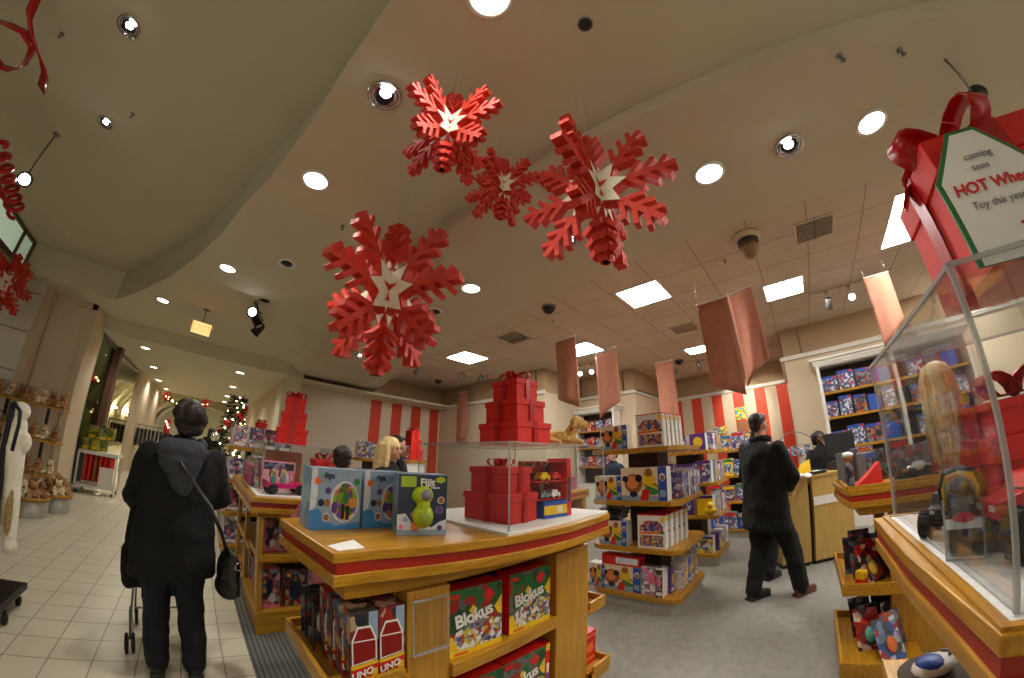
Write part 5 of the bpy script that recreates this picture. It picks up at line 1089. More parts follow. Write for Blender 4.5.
pack('doll_box', 'pink backed carton standing behind the jeep in the left case', 'doll box', None, (.62, 3.42, 1.062), (.30, .08, .25), radians(4), (C_PNK, plain('print_soft_pink', (236, 170, 190))), [('r', -.45, .45, .7, .95, A_DOLL), ('e', .2, .4, .2, .25, C_WHT)])
pack('doll_box', 'tan cardboard carton lying behind the jeep against the case end', 'doll box', None, (.70, 3.7, 1.062), (.36, .12, .34), radians(4), (C_BRN, C_BRN))
for i in range(3):
    t = thing('clear_doll_pack', ORD[i]+' clear doll pack from the left at the aisle end of the left case', 'doll pack', (.40+.0*i, 3.52+.2*i, 1.051), radians(-80), 'clear doll packs at the aisle end of the left case'); t.location.x = .40
    MB().box(-.07, .07, .02, .028, 0, .26).build('backing_card', A_CLEAR, t); MB().box(-.07, .07, -.028, .019, .004, .26).build('clear_cover', BLISTER, t); MB().ball((0, -.004, .09), (.03, .02, .07)).ball((0, -.004, .19), .024).build('doll', C_PNK, t)
# cash desk things
t = thing('cash_register', 'black till screen with dark back on the cash desk', 'till', (5.48, -.52, 1.06), radians(112)); MB().box(-.16, .16, -.10, .12, 0, .10).build('base', BLACK, t); MB().cap((0, .03, .1), (0, .03, .2), .02).build('stem', BLACK, t); MB().box(-.21, .21, .02, .05, .16, .46).build('screen', BLACK, t, bevel=.008); MB().box(-.19, .19, .018, .02, .18, .44).build('screen_glass', plain('screen_glass', (12, 13, 16), .08), t)
t = thing('yellow_bag', 'yellow paper bag with red stripe on the cash desk before the cashier', 'bag', (5.22, -.02, 1.05), radians(120)); MB().add([(-.09, -.05, 0), (.09, -.05, 0), (.09, .05, 0), (-.09, .05, 0), (-.10, -.02, .16), (.03, -.02, .12), (.05, .02, .13), (-.10, .02, .19)], [[0, 1, 5, 4], [1, 2, 6, 5], [2, 3, 7, 6], [3, 0, 4, 7], [4, 5, 6, 7], [3, 2, 1, 0]]).build('body', C_YEL, t); MB().box(-.085, .085, -.052, -.05, .0, .03).build('red_stripe', C_RED, t)
t = thing('paper_pile', 'crumpled white paper and receipts lying on the near edge of the cash desk', 'paper', (4.93, .02, 1.05)); b = MB(); rnd = random.Random(3)
for i in range(7): x, y = rnd.uniform(-.10, .08), rnd.uniform(-.10, .10); b.ball((x, y, .018), (rnd.uniform(.04, .08), rnd.uniform(.03, .06), .018), rot=Matrix.Rotation(rnd.uniform(-.3, .3), 3, 'Y'))
b.build('sheets', PAPER, t)
t = thing('card_terminal', 'white and black card terminal on the cash desk beside the yellow bag', 'terminal', (5.08, -.20, 1.06), radians(40)); MB().box(-.05, .05, -.10, .10, 0, .035).build('body', BLACK, t, bevel=.006); MB().box(-.04, .04, -.02, .08, .035, .04).build('keys', C_WHT, t)
t = thing('wire_hoop_rack', 'grey wire hoop rack with small blue packs behind the cash desk', 'rack', (6.72, .06, 0), radians(90)); MB().tube([(-.30+.6*k/16, 0, 1.50+.15*sin(pi*k/16)) for k in range(17)], .008, 8).cap((-.30, 0, 0), (-.30, 0, 1.50), .010).cap((.30, 0, 0), (.30, 0, 1.50), .010).build('hoop', GREYM, t); MB().box(-.32, .32, -.15, .15, 0, .03).build('base', GREYM, t)
MB().bar((-.30, 0, 1.42), (.30, 0, 1.42), .01, .01).bar((-.30, 0, 1.2), (.30, 0, 1.2), .01, .01).build('crossbar', GREYM, t)
for i in range(5): pack('small_toy_pack', ORD[i]+' small blue and white pack from the left hung on the wire hoop rack', 'toy pack', 'packs on the wire hoop rack', (6.70, .30-.11*i, 1.26-.03*(i % 2)), (.09, .03, .15), FX, (C_LBL, A_BLUEW), [('r', -.4, .4, .5, .8, C_SKY)])
t = thing('bundle_bag', 'pile of grey plastic bags on the desk beside the man in black', 'bag', (4.88, .16, 1.05), radians(25)); b = MB()
for i in range(5): b.ball((.03*i-.06, .02*(i % 2), .03+.012*i), (.07, .055, .035))
b.blob('body', plain('grey_plastic_film', (150, 148, 146), .3), t, voxel=.01)
# ------------------------------------------------------------------ people
def loft(b, rings, n=20, m=0):
    """A closed trunk through elliptical rings (z, rx, ry, cx, cy)."""
    vs = []
    for z, rx_, ry_, cx_, cy_ in rings: vs += [(cx_+rx_*cos(2*pi*k/n), cy_+ry_*sin(2*pi*k/n), z) for k in range(n)]
    N = len(rings); fs = [[i*n+k, i*n+(k+1) % n, (i+1)*n+(k+1) % n, (i+1)*n+k] for i in range(N-1) for k in range(n)]+[list(range(n))[::-1], list(range((N-1)*n, N*n))]
    return b.add(vs, fs, m, True)
def hand(b, w, d, n, side, s=1.0):
    """Palm and five curled fingers from wrist w along direction d; n points out of the back of the hand."""
    w, d, n = Vector(w), Vector(d).normalized(), Vector(n).normalized(); u = d.cross(n).normalized()*side; c = w+d*.045*s
    b.cap(w+d*.02*s+u*.012*s, w+d*.075*s+u*.018*s, .018*s, .016*s).cap(w+d*.02*s-u*.012*s, w+d*.078*s-u*.016*s, .018*s, .016*s)
    for i, (o, L) in enumerate(((.028, .072), (.010, .080), (-.010, .075), (-.028, .060))):
        p = w+d*.082*s+u*o*s; q = p+(d*.75-n*.45)*L*.5*s; r = q+(d*.25-n*.9)*L*.5*s
        b.cap(p, q, .0088*s, .0082*s).cap(q, r, .0082*s, .0072*s)
    p = w+d*.03*s+u*.030*s; q = p+(d*.6+u*.7-n*.2).normalized()*.036*s; b.cap(p, q, .011*s, .0095*s).cap(q, q+(d*.9-n*.5).normalized()*.028*s, .0095*s, .008*s)
def person(label, loc, rz, h=1.7, skin=SKIN, coat=COATB, pants=TROUS, hairm=HAIRD, hair='short', elbows=None, hands=None, feet=None, hem=.62, lean=(0, 0), shoes=BLACK, wide=1.0, group=None, leg=1.0):
    k = h/1.70; t = thing('person', label, 'person', loc, rz, group); P = lambda x, y, z: (x*k, y*k, z*k); lx, ly = lean
    el = elbows or ((-.29, .02, 1.12), (.29, .02, 1.12)); ha = hands or ((-.27, .12, .88), (.27, .12, .88)); ft = feet or ((-.10, 0, 0), (.10, 0, 0))
    sh = [(-.170*wide+lx, ly, 1.375), (.170*wide+lx, ly, 1.375)]; hp = [(-.09, 0, .88), (.09, 0, .88)]; hx, hy = lx, ly+.02
    b = MB()
    kn = [((hp[i][0]+ft[i][0])/2+.0, (hp[i][1]+ft[i][1])/2+.035, .48+ft[i][2]*.5) for i in (0, 1)]
    for i in (0, 1):
        b.cap(P(*hp[i]), P(*kn[i]), .082*k, .056*k).cap(P(*kn[i]), P(ft[i][0], ft[i][1]-.02, .09+ft[i][2]), .054*k, .038*k).cap(P(ft[i][0], ft[i][1]-.03, .045+ft[i][2]), P(ft[i][0], ft[i][1]+.13, .035+ft[i][2]), .036*k, .030*k)
        b.cap(P(*sh[i]), P(*el[i]), .052*k, .040*k).cap(P(*el[i]), P(*ha[i]), .040*k, .028*k); d = Vector(ha[i])-Vector(el[i]); hand(b, P(*ha[i]), d, Vector((0, -.3, 1)) if abs(d.normalized().z) < .8 else Vector(((-1, 1)[i], 0, 0)), (1, -1)[i], k)
    loft(b, [(z*k, rx_*k, ry_*k, cx_*k, cy_*k) for z, rx_, ry_, cx_, cy_ in ((.82, .10, .08, 0, 0), (.90, .155, .105, 0, 0), (1.02, .145, .095, lx*.3, ly*.3), (1.15, .14, .09, lx*.5, ly*.5), (1.30, .165*wide, .105, lx*.9, ly*.9), (1.40, .165*wide, .085, lx, ly), (1.45, .08, .06, lx, ly))])
    b.cap(P(lx, ly, 1.42), P(hx, hy, 1.53), .052*k, .050*k)
    b.ball(P(hx, hy, 1.612), (.072*k, .088*k, .090*k), 0, 20, 14).ball(P(hx, hy+.030, 1.560), (.050*k, .055*k, .058*k)).cap(P(hx, hy+.088, 1.605), P(hx, hy+.104, 1.578), .009*k, .014*k).ball(P(hx, hy+.082, 1.530), (.026*k, .018*k, .016*k)).ball(P(hx, hy+.086, 1.553), (.022*k, .010*k, .009*k)).cap(P(hx-.03, hy+.082, 1.632), P(hx+.03, hy+.082, 1.632), .009*k)
    for s in (-1, 1): b.ball(P(hx+s*.074, hy-.004, 1.598), (.010*k, .019*k, .031*k)).ball(P(hx+s*.036, hy+.062, 1.578), (.022*k, .022*k, .022*k))
    b.blob('body', skin, t, voxel=.0095*k, it=3)
    for s in (-1, 1): MB().ball(P(hx+s*.030, hy+.0815, 1.612), (.012*k, .008*k, .009*k)).build('eye', EYE, t)
    MB().ball(P(hx, hy+.0945, 1.551), (.022*k, .006*k, .007*k)).build('lips', LIPM, t)
    # clothes
    c = MB()
    loft(c, [(z*k, rx_*k, ry_*k, cx_*k, cy_*k) for z, rx_, ry_, cx_, cy_ in ((hem, .215*wide, .165, 0, .0), (hem+.03, .222*wide, .17, 0, 0), (.90, .205*wide, .155, lx*.1, ly*.1), (1.08, .195*wide, .14, lx*.4, ly*.4), (1.25, .205*wide, .145, lx*.8, ly*.8), (1.34, .205*wide, .13, lx, ly), (1.41, .165*wide, .10, lx, ly), (1.445, .115, .085, lx, ly), (1.475, .078, .070, lx, ly+.005), (1.49, .072, .066, lx, ly+.005))])
    for i in (0, 1):
        d = (Vector(ha[i])-Vector(el[i])).normalized(); w_ = Vector(ha[i])-d*.012
        c.cap(P(*sh[i]), P(*el[i]), .070*k, .062*k).cap(P(*el[i]), tuple(w_*k), .066*k, .048*k)
    c.blob('coat', coat, t, voxel=.013*k, it=4, crease=(.16, .045))
    q = MB()
    for i in (0, 1):
        q.cap(P(*hp[i]), P(*kn[i]), .108*k*leg, .080*k*leg).cap(P(*kn[i]), P(ft[i][0], ft[i][1]-.02, .10+ft[i][2]), .080*k*leg, .070*k*leg).cap(P(ft[i][0], ft[i][1]-.02, .11+ft[i][2]), P(ft[i][0], ft[i][1]-.015, .075+ft[i][2]), .074*k, .070*k)
    q.ball(P(0, 0, .88), (.155*k*leg, .105*k*leg, .10*k)); q.blob('trousers', pants, t, voxel=.012*k, it=3, crease=(.11, .03))
    for i in (0, 1):
        MB().cap(P(ft[i][0], ft[i][1]-.045, .048+ft[i][2]), P(ft[i][0], ft[i][1]+.07, .044+ft[i][2]), .046*k, .044*k).cap(P(ft[i][0], ft[i][1]+.07, .040+ft[i][2]), P(ft[i][0], ft[i][1]+.165, .034+ft[i][2]), .043*k, .034*k).box((ft[i][0]-.045)*k, (ft[i][0]+.045)*k, (ft[i][1]-.09)*k, (ft[i][1]+.17)*k, ft[i][2]*k, (ft[i][2]+.02)*k).blob('shoe', shoes[i] if isinstance(shoes, tuple) else shoes, t, voxel=.008, it=2)
    g = MB()
    if hair == 'short': g.ball(P(hx, hy-.018, 1.640), (.078*k, .090*k, .078*k), 0, 20, 14).ball(P(hx, hy-.050, 1.595), (.066*k, .052*k, .060*k)).ball(P(hx, hy+.035, 1.678), (.060*k, .050*k, .030*k))
    elif hair == 'updo':
        g.ball(P(hx, hy-.028, 1.636), (.100*k, .100*k, .092*k), 0, 20, 14).ball(P(hx+.012, hy-.065, 1.585), (.098*k, .070*k, .085*k)).ball(P(hx+.03, hy-.112, 1.635), (.080*k, .060*k, .075*k)).ball(P(hx-.035, hy-.100, 1.625), (.065*k, .05*k, .065*k)).ball(P(hx+.078, hy-.068, 1.600), (.048*k, .048*k, .058*k)).ball(P(hx+.06, hy-.085, 1.545), (.05*k, .04*k, .05*k)).ball(P(hx+.005, hy-.085, 1.53), (.06*k, .035*k, .05*k))
        for s in (-1, 1): g.cap(P(hx+s*.03, hy-.058, 1.56), P(hx+s*.022, hy-.055, 1.515), .020*k, .008*k)
    elif hair == 'long':
        g.ball(P(hx, hy-.012, 1.640), (.086*k, .098*k, .086*k), 0, 20, 14).cap(P(hx, hy-.065, 1.62), P(hx, hy-.12, 1.30), .075*k, .060*k)
        for s in (-1, 1): g.cap(P(hx+s*.068, hy-.005, 1.64), P(hx+s*.095, hy+.005, 1.36), .036*k, .030*k).cap(P(hx+s*.06, hy-.05, 1.62), P(hx+s*.09, hy-.07, 1.30), .050*k, .04*k)
    g.blob('hair', hairm, t, voxel=.008, it=2, crease=(.05, .014))
    return t
# woman pushing a stroller, seen from behind
W = person('woman in black coat with grey hood seen from behind, pushing a stroller', (-.135, 2.53, 0), radians(2), 1.625, SKIN, COATB, DENIM, HAIRD, 'updo', ((-.28, .06, 1.10), (.28, .06, 1.12)), ((-.26, .28, 1.00), (.04, .30, 1.00)), ((-.10, .02, 0), (.125, -.03, 0)), .63, wide=1.2, leg=1.12)
k = 1.625/1.7
g = MB(); g.ball((0, -.105*k, 1.40*k), (.16, .070, .075)).ball((0, -.120*k, 1.335*k), (.13, .055, .09)).ball((.02, -.13*k, 1.26*k), (.085, .040, .09)).ball((.03, -.135*k, 1.20*k), (.05, .03, .06)).cap((-.10, -.02, 1.45*k), (-.07, .07, 1.43*k), .045, .035).cap((.10, -.02, 1.45*k), (.07, .07, 1.43*k), .045, .035).blob('hood', HOODG, W, voxel=.011, it=8, crease=(.09, .02))
t = thing('handbag', 'black leather handbag hanging at the right hip of the woman in black', 'bag', (.185, 2.43, .50), radians(40))
MB().ball((0, 0, .17), (.05, .09, .14)).ball((0, 0, .08), (.055, .105, .085)).blob('body', LEATH, t, voxel=.008, it=3)
s_ = MB(); Rz = Matrix.Rotation(-radians(40), 4, 'Z'); ribbon(s_, [Rz @ Vector((x-.185, y-2.43, z-.5)) for x, y, z in ((.19, 2.40, .74), (.13, 2.345, .92), (.06, 2.325, 1.06), (-.03, 2.325, 1.17), (-.12, 2.35, 1.27), (-.19, 2.42, 1.345), (-.21, 2.50, 1.365))], (.5, .0, .6), .024, .006); s_.build('strap', LEATH, t)
MB().tube([(.028*cos(a), -.085-.0*a, .215+.024*sin(a)) for a in [q*pi/8 for q in range(16)]], .004, 6, closed=True).build('buckle_ring', CHROME, t); MB().box(-.006, .006, -.108, -.10, .06, .16).build('zip', GREYM, t)
# folding stroller
t = thing('stroller', 'dark folding stroller with small double wheels pushed by the woman in black', 'stroller', (-.245, 3.0, 0), radians(4)); t.scale = (.74, 1, 1)
for sx in (-1, 1):
    MB().tube([(sx*.21, -.16, 1.02), (sx*.20, -.12, .98), (sx*.20, -.02, .70), (sx*.21, .10, .40), (sx*.235, .235, .085)], .011, 8).build('long_frame_tube', GREYM, t); MB().tube([(sx*.20, -.02, .66), (sx*.22, -.12, .40), (sx*.25, -.20, .085)], .010, 8).build('rear_frame_tube', GREYM, t); MB().cap((sx*.215, -.20, 1.03), (sx*.205, -.10, 1.0), .017).build('handle', RUBBER, t)
    for y in (-.20, .235):
        for dx in (-.028, .028): wheel(t, (sx*.25+dx, y, .060), .060, .026, 'x')
MB().add([(-.19, .16, .42), (.19, .16, .42), (.19, -.02, .36), (-.19, -.02, .36), (-.19, -.07, .82), (.19, -.07, .82)], [[0, 1, 2, 3], [3, 2, 5, 4]]).build('seat_sling', plain('dark_grey_nylon', (34, 34, 38), .8), t).modifiers.new('thick', 'SOLIDIFY').thickness = .012
MB().cap((-.21, .0, .38), (.21, .0, .38), .008).build('cross_brace', GREYM, t); MB().cap((-.23, .18, .14), (.23, .18, .14), .008).build('cross_brace', GREYM, t)
t = thing('draped_coat', 'black coat draped over the left handle of the stroller', 'coat', (-.385, 2.68, .47), radians(0)); t.scale = (.72, .8, 1); b = MB(); b.cap((0, .03, .50), (0, 0, .30), .045, .07).cap((.01, 0, .30), (-.015, -.01, .06), .075, .07).cap((-.045, 0, .22), (-.05, 0, .10), .05, .045).ball((.04, -.01, .06), (.06, .05, .06)).blob('body', COATB, t, voxel=.011, it=4)
# man in black at the cash desk and the man behind him
M1 = person('man in long black coat with short dark hair standing at the cash desk', (3.84, .36, 0), radians(-128), 1.78, SKIN, COATB, TROUS, HAIRD, 'short', ((-.29, .04, 1.12), (.29, .06, 1.11)), ((-.10, .18, .98), (.12, .21, 1.0)), ((-.07, -.09, 0), (.16, .28, 0)), .64, shoes=(BLACK, BROWNL), wide=1.2, leg=1.12)
b = MB(); kk = 1.77/1.7
for i in range(9): a = pi*1.12+i*pi*.97/8; b.ball((.088*cos(a+.0), .015+.080*sin(a), 1.475*kk), (.030, .030, .038))
b.blob('collar', COATB, M1, voxel=.010, it=3)
person('man in dark clothes standing just behind the man in the black coat', (4.52, .44, 0), radians(-120), 1.68, SKIN, COATB, TROUS, HAIRK, 'short', ((-.29, .05, 1.12), (.29, .05, 1.12)), ((-.20, .24, 1.0), (.20, .24, 1.0)), ((-.10, .12, 0), (.10, -.06, 0)), .60)
person('blonde long-haired woman looking down behind the front counter', (1.42, 2.84, 0), radians(-138), 1.60, SKIN, COATB, TROUS, HAIRB, 'long', ((-.27, .05, 1.12), (.27, .05, 1.12)), ((-.14, .26, 1.02), (.14, .26, 1.02)), wide=.85)
person('black-haired person half hidden behind the blonde woman', (1.96, 3.72, 0), radians(-100), 1.685, SKIN, COATB, TROUS, HAIRK, 'short', wide=.9)
person('brown-haired person behind the pale blue toy boxes', (.84, 2.36, 0), radians(-20), 1.485, SKIN, plain('dusty_rose_knit', (170, 96, 104), .9), TROUS, HAIRD, 'short', wide=.85)
CK = person('cashier with black hair and dark top behind the till', (6.33, -.33, 0), radians(110), 1.575, SKIND, COATB, TROUS, HAIRK, 'updo', ((-.28, .06, 1.10), (.28, .06, 1.10)), ((-.15, .27, 1.06), (.15, .27, 1.06)))
person('shopper with black cap seen between the shelves of the nearest gondola', (6.05, 3.15, 0), radians(70), 1.62, SKIN, plain('navy_jacket', (30, 36, 54), .9), TROUS, HAIRK, 'short')
person('distant shopper in dark coat walking in the mall beyond the beam', (.08, 11.4, 0), radians(10), 1.66, SKIN, COATB, TROUS, HAIRK, 'long')
# ------------------------------------------------------------------ the aisle side and the mall beyond
t = thing('plush_shelf_unit', 'wall shelf unit of three oak shelves on black posts holding plush toys', 'shelf unit', (-3.0, 7.0, 0))
for z in (1.41, .92, .44): MB().box(-1.2, .74, -.24, .10, z-.035, z).build('shelf', WX, t, bevel=.004)
for x in (-.98, -.28, .40): MB().box(x-.02, x+.02, .06, .10, 0, 1.375).build('post', BLACKM, t)
def bear(b):
    b.ball((0, 0, .07), (.062, .052, .072)).ball((0, -.012, .165), (.052, .047, .048)).ball((0, -.055, .152), (.024, .022, .020))
    for s in (-1, 1): b.ball((s*.042, -.004, .208), (.020, .012, .020)).cap((s*.05, -.01, .11), (s*.075, -.045, .065), .024, .020).cap((s*.035, -.02, .03), (s*.06, -.10, .024), .030, .026)
def bearp(t):
    for s in (-1, 1): MB().ball((s*.020, -.052, .178), .0065).build('eye', BLACK, t)
    MB().ball((0, -.076, .158), (.009, .006, .007)).build('nose', BLACK, t); MB().tube([(.045*cos(a), -.008+.040*sin(a), .126) for a in [k*pi/8 for k in range(16)]], .008, 6, closed=True).build('neck_ribbon', SATIN, t)
B0 = [plush('plush_bear', 'tan', 'plush toy', (-2.36, 6.93, 1.411), 0, bear, TEDDY, bearp, .008, 'plush animals on the wall shelves'), plush('plush_bear', 'brown', 'plush toy', (-2.53, 6.93, 1.411), 0, bear, plain('warm_tan_plush', (150, 112, 76), .95, noise=.25, scale=60, bump=.8), bearp, .008, 'plush animals on the wall shelves'), plush('plush_bear', 'cream', 'plush toy', (-2.70, 6.93, 1.411), 0, bear, TEDDYC, bearp, .008, 'plush animals on the wall shelves')]
nm = ('tan', 'brown', 'cream')
k = 0; rnd = random.Random(5)
for si, (z, sn) in enumerate(((1.411, 'top'), (.921, 'middle'), (.441, 'bottom'))):
    for i in range(10):
        c = (i+si) % 3; lab_ = ORD[i]+' plush bear from the shelf end on the '+sn+' wall shelf, '+nm[c]; loc = (-2.36-.165*i, 6.90+rnd.uniform(-.03, .05), z); rz = rnd.uniform(-.7, .5)
        if si == 0 and i < 3: o = B0[c]; o.location = loc; o.rotation_euler = (0, 0, rz); o['label'] = lab_
        else: o = dup(B0[c], loc, rz, lab_)
for j, (x, y, nn) in enumerate(((-2.12, 6.62, 'right'), (-2.28, 6.12, 'left'))):
    t = thing('plush_tub', 'round grey tub with oak rim full of plush, '+('nearer the pilaster' if j == 0 else 'nearer the white plush rack'), 'tub', (x, y, 0), 0, 'grey plush tubs')
    MB().lathe([(.22, 0), (.24, .22), (.225, .22), (.205, .02), (.001, .02)], n=24, cap=False).build('tub', PLINTH, t); MB().lathe([(.225, .22), (.252, .22), (.252, .26), (.225, .26), (.225, .22)], n=24, cap=False).build('rim', WX, t)
    for i in range(7): a = 2*pi*i/6; r_ = .12 if i < 6 else 0; dup(B0[(i+j) % 3], (x+r_*cos(a), y+r_*sin(a), .24 if i < 6 else .32), a+pi/2, ORD[i]+' plush bear around the tub '+('nearer the pilaster' if j == 0 else 'nearer the white plush rack'), 'plush animals in the grey tubs')
# white plush hung on a black floor rack
t = thing('floor_rack', 'black metal floor rack on castors at the left edge', 'rack', (-1.30, 2.98, 0), radians(0))
MB().box(-.50, .04, -.10, .46, .10, .15).build('base', BLACKM, t, bevel=.01); MB().box(-.05, -.01, -.02, .02, .15, 1.40).build('post', BLACKM, t)
for x, y in ((.03, .06), (.0, .38), (-.46, -.1), (-.46, .38)): MB().cap((x, y, .10), (x, y, .065), .012).lathe([(.001, -.012), (.034, -.012), (.034, .012), (.001, .012)], c=(x, y, .034), n=16, axis='x').build('castor', RUBBER, t)
MB().tube([(-.03, 0, 1.36), (.0, -.06, 1.40), (.06, -.09, 1.36), (.07, -.09, 1.28), (.06, -.09, 1.12)], .013, 8).build('hook', plain('navy_webbing', (26, 30, 44), .7), t)
t = thing('white_plush', 'long-legged white plush animal hanging from the black floor rack', 'plush toy', (-1.28, 3.06, 0)); b = MB()
b.cap((-.03, -.02, 1.27), (-.02, -.02, 1.12), .075, .085).cap((-.02, -.02, 1.12), (.0, -.01, .98), .085, .07).cap((.0, -.01, .98), (.015, 0, .74), .066, .058).cap((.015, 0, .74), (.02, 0, .56), .058, .048).ball((.03, -.005, .51), (.055, .05, .055)).cap((-.10, -.02, 1.02), (-.12, -.05, .88), .055, .05).ball((.05, -.03, 1.17), (.05, .05, .07)).cap((-.10, -.02, .95), (-.10, 0, .60), .05, .045).ball((-.10, .0, .55), (.05, .05, .05)).ball((-.02, -.03, 1.36), (.07, .065, .06))
b.blob('body', WPLUSH, t, voxel=.010, it=4); MB().ball((.025, -.055, .74), (.028, .010, .16)).build('inner_leg_patch', plain('gold_plush', (160, 136, 84), .95, noise=.3, scale=60), t)
# white metal rack with red garments and green goods on top
t = thing('white_display_rack', 'white metal display rack with red garments by the glass storefront', 'rack', (-2.02, 8.65, 0))
m_ = MB()
for x in (-.36, .36):
    for y in (-.24, .24): m_.bar((x, y, .06), (x, y, .76), .035, .035)
for z in (.14, .74):
    for y in (-.24, .24): m_.bar((-.36, y, z), (.36, y, z), .035, .035)
    for x in (-.36, .36): m_.bar((x, -.24, z), (x, .24, z), .035, .035)
m_.build('frame', WHITE, t); MB().box(-.36, .36, -.25, .25, .755, .785).build('top', WHITE, t); MB().box(-.34, .34, -.22, .22, .15, .165).build('shelf', WHITE, t); MB().box(.06, .32, -.225, -.215, .17, .52).build('white_panel', WHITE, t)
for x in (-.33, .33):
    for y in (-.21, .21): MB().lathe([(.001, -.012), (.03, -.012), (.03, .012), (.001, .012)], c=(x, y, .03), n=14, axis='x').build('castor', RUBBER, t)
for i, (x, m2) in enumerate(((-.24, C_RED), (-.15, C_RED), (-.05, C_BRN), (.04, C_RED), (.13, C_RED), (.22, C_RED))):
    o = thing('red_garment', ORD[i]+' folded hanging garment from the left in the white display rack', 'garment', (-2.02+x, 8.65, .20), 0, 'garments in the white display rack')
    q = MB(); 
    for j in range(4): q.cap((0, -.14+.09*j, .05), (.01*(j % 2), -.13+.085*j, .48), .035, .03)
    q.blob('cloth', m2, o, voxel=.012, it=3); MB().tube([(0, -.02, .49), (0, 0, .525), (0, .02, .49)], .004, 6).build('hanger', CHROME, o)
rnd = random.Random(9)
for i in range(8):
    pack('green_carton', ORD[i]+' green and yellow carton from the left, stacked on the white display rack', 'carton', 'green cartons on the white display rack', (-2.30+.09*i-(.36 if i > 3 else 0)+(.1 if i > 3 else 0), 8.55+.22*(i % 2), .786 if i < 4 else 1.0), (.16, .16, .21+.03*(i % 3)), rnd.uniform(-.2, .2), (A_GREENP, A_GREENP), [('r', -.4, .4, .1, .3, C_YEL)])
t = thing('leaning_board', 'tall dark green and yellow board leaning at the glass storefront', 'board', (-2.62, 9.35, 0), radians(30)); MB().box(-.14, .14, -.02, .02, 0, 1.7).box(-.12, .12, -.024, -.02, .8, 1.6).build('board', [plain('dark_green_board', (36, 56, 34), .6)], t); MB().box(-.08, .08, -.03, -.024, .9, 1.5).build('yellow_print', plain('olive_print', (150, 150, 50), .5), t)
# dark clothes rail far down the mall
t = thing('clothes_rail', 'chrome clothes rail with dark garments far down the mall', 'rail', (-2.3, 13.9, 0)); MB().cap((-.9, 0, 1.42), (.9, 0, 1.42), .018).cap((-.9, 0, 0), (-.9, 0, 1.42), .018).cap((.9, 0, 0), (.9, 0, 1.42), .018).cap((-.9, -.25, .02), (-.9, .25, .02), .02).cap((.9, -.25, .02), (.9, .25, .02), .02).build('frame', GREYM, t)
q = MB().box(-.03, .03, -.20, .20, .1, .62).cap((0, -.18, .62), (0, .18, .62), .035)
G0 = thing('hanging_garment', 'x', 'garment', (-3.1, 13.9, .66), 0, 'dark garments on the far clothes rail'); q.blob('cloth', A_DARKG, G0, voxel=.02, it=2); MB().tube([(0, -.02, .64), (0, 0, .73), (0, .02, .76)], .005, 6).build('hanger', GREYM, G0)
for i in range(14):
    x = -3.08+.12*i; l = ('first', 'second', 'third', 'fourth', 'fifth', 'sixth', 'seventh', 'eighth', 'ninth', 'tenth', 'eleventh', 'twelfth', 'thirteenth', 'last')[i]+' dark garment from the left on the far clothes rail'
    if i == 0: G0.location.x = x; G0['label'] = l
    else: dup(G0, (x, 13.9, .66), 0, l)
# Christmas decorations
def needles(b, pts, r, n, rnd, L=.08):
    for i in range(n):
        p = Vector(pts[rnd.randrange(len(pts))])+Vector((rnd.gauss(0, r), rnd.gauss(0, r), rnd.gauss(0, r))); d = Vector((rnd.gauss(0, 1), rnd.gauss(0, 1), rnd.gauss(0, 1))).normalized()
        b.bar(p, p+d*L, .012, .006)
t = thing('christmas_tree', 'narrow dark Christmas tree with fairy lights and red bows at the aisle end', 'Christmas tree', (.58, 10.0, 0)); b = MB(); rnd = random.Random(11)
for i in range(900):
    z = .25+2.25*rnd.random()**1.1; rmax = .52*(1-(z-.2)/2.6)+.04; a = rnd.uniform(0, 2*pi); r_ = rmax*sqrt(rnd.random()); p = Vector((r_*cos(a), r_*sin(a), z)); b.bar(p, p+Vector((cos(a), sin(a), rnd.uniform(-.5, .3)))*.16, .03, .012)
b.build('branches', PINE, t); MB().cap((0, 0, 0), (0, 0, 2.4), .04, .012).build('trunk', C_BRN, t); MB().lathe([(.16, 0), (.19, .28), (.17, .28), (.15, .02)], n=18).build('pot', REDD, t)
b = MB()
for i in range(70): z = .4+2.1*rnd.random(); a = rnd.uniform(0, 2*pi); r_ = .56*(1-(z-.2)/2.6)+.06; b.ball((r_*cos(a), r_*sin(a), z), .020, n=6, k=4)
tag(b.build('fairy_lights', FAIRY, t), kind='stuff')
for i in range(9): z = .5+.22*i; a = 3.6+i*1.1; r_ = .54*(1-(z-.2)/2.6)+.07; MB().ball((r_*cos(a), r_*sin(a), z), (.09, .06, .07)).ball((r_*cos(a)+.06, r_*sin(a), z-.05), (.05, .04, .07)).build('red_bow', SATIN, t)
MB().ball((-.42, -.45, 1.45), .11).build('silver_bauble', plain('silver_bauble', (220, 220, 215), .12, metal=.8), t)
t = thing('light_garland', 'lit garland swag with dark red tufted ends hanging high in the mall', 'garland', (-.8, 12.0, 2.2), radians(0))
pts = [(-.56+1.12*i/20, 0, .10-.16*sin(pi*i/20)) for i in range(21)]; b = MB(); needles(b, pts, .03, 260, rnd); b.build('greenery', PINE, t); b = MB()
for i in range(34): p = pts[rnd.randrange(21)]; b.ball((p[0]+rnd.gauss(0, .03), p[1]-.03+rnd.gauss(0, .02), p[2]+rnd.gauss(0, .03)), .017, n=6, k=4)
tag(b.build('fairy_lights', FAIRY, t), kind='stuff')
for s in (-1, 1):
    b = MB().ball((s*.56, 0, .12), .05); needles(b, [(s*.56, 0, .12)], .05, 120, rnd, .12); b.build('end_tuft', REDD, t); MB().ball((s*.56, -.05, .05), (.06, .05, .06)).build('end_bow', SATIN, t)
    MB().cap((s*.56, 0, .2), (s*.56, 0, .78), .003, n=5).build('hanging_wire', CHROME, t)
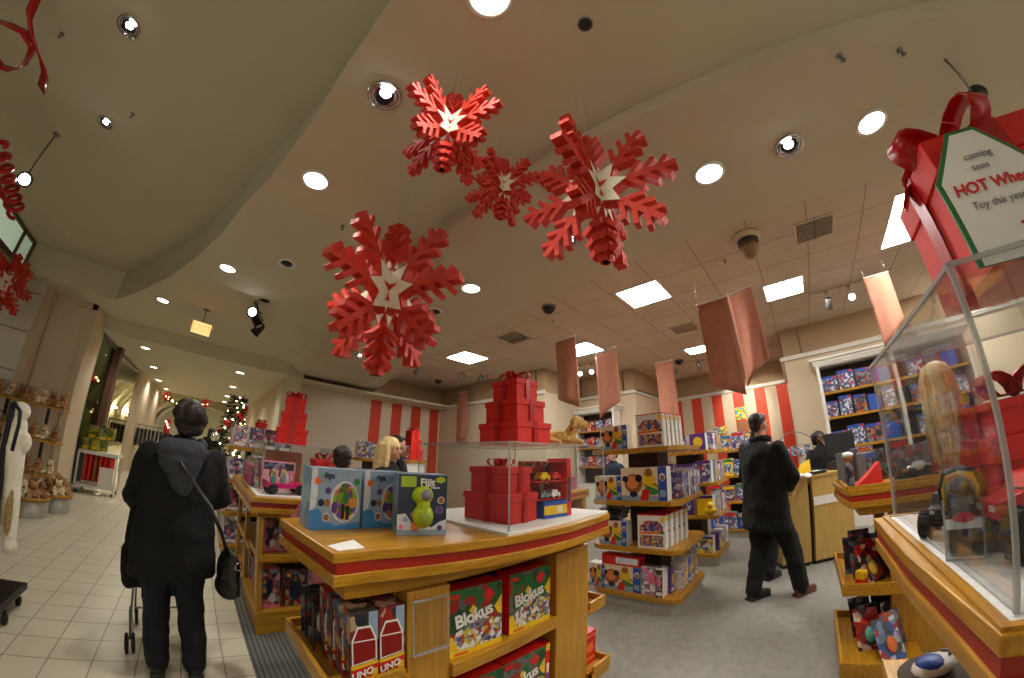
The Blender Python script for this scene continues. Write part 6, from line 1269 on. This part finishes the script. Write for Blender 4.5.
t = thing('wreath_lantern', 'small red lantern with glowing bulbs hanging inside the glass storefront', 'lantern', (-2.60, 9.0, 2.05)); MB().lathe([(.06, 0), (.08, .02), (.08, .16), (.05, .20), (.001, .21)], n=16).build('shade', REDD, t); MB().cap((0, 0, .2), (0, 0, .85), .003, n=5).build('wire', CHROME, t)
for i, x in enumerate((-.09, .09, .14)): MB().ball((x, -.05, .15-.05*i), .022, n=8, k=6).build('bulb', FAIRY, t)
t = thing('wreath_lantern', 'small red lantern with glowing bulbs far down the mall left of the woman', 'lantern', (-1.30, 13.2, 1.6)); MB().lathe([(.06, -.4), (.09, -.38), (.09, .1), (.05, .14), (.001, .15)], n=16).build('shade', REDD, t); MB().cap((0, 0, -1.6), (0, 0, -.4), .02, n=8).build('pole', REDD, t)
for i in range(3): MB().ball((-.05+.05*i, -.09, .05-.08*i), .025, n=8, k=6).build('bulb', FAIRY, t)
# red decorations high on the left
MB_ = MB(); ribbon(MB_, [(-2.154, 1.981, 3.71), (-2.061, 2.04, 3.45), (-1.997, 2.097, 3.38), (-1.92, 2.148, 3.32), (-1.85, 2.22, 3.28), (-1.842, 2.307, 3.27), (-1.94, 2.5, 3.3)], (.75, .45, -.3), .085, .004); ribbon(MB_, [(-2.401, 2.199, 3.45), (-2.204, 2.127, 3.4), (-2.036, 2.098, 3.36), (-1.941, 2.141, 3.32), (-1.97, 2.22, 3.30), (-2.05, 2.34, 3.30), (-2.184, 2.436, 3.32), (-2.338, 2.494, 3.36), (-2.445, 2.443, 3.4)], (.0, .4, .9), .085, .004)
tag(MB_.build('hanging_ribbon', SATIN, None, (-1.95, 2.1, 3.3)), 'wide red satin ribbon curling down from the recess at the top left corner', 'ribbon')
pts = []
for i in range(70): a = i*.62; f = i/69; pts.append((-2.36-.10*f+.075*cos(a), 3.05+.95*f+.03*sin(a), 3.10-.10*f+.075*sin(a)))
tag(MB().tube(pts, .022, 6).build('hanging_ribbon', SATIN, None, (-2.4, 3.5, 3.05)), 'coiled red ribbon spiral hanging at the left edge beside a lit lamp', 'ribbon')
spot(-2.33, 3.60, ZR, (.55, -.78, -.3), 'lit spotlight beside the coiled red ribbon at the left edge', True, 1.2, .55)
t = flake('red glitter snowflake hung on the panelled wall at the left edge', (-3.42, 6.15, 2.82), .46, radians(60), ZA, th=.10)
# ------------------------------------------------------------------ light of the place and exposure
w = bpy.data.worlds.new('world'); S.world = w; w.use_nodes = True
w.node_tree.nodes['Background'].inputs['Color'].default_value = (1, .93, .80, 1); w.node_tree.nodes['Background'].inputs['Strength'].default_value = .75
S.view_settings.view_transform = 'Standard'; S.view_settings.look = 'None'; S.view_settings.exposure = .2; S.view_settings.gamma = 1; S.view_settings.use_curve_mapping = False
try:
    S.cycles.use_denoising = True; S.cycles.max_bounces = 12; S.cycles.transparent_max_bounces = 24; S.cycles.sample_clamp_indirect = 6
except Exception: pass
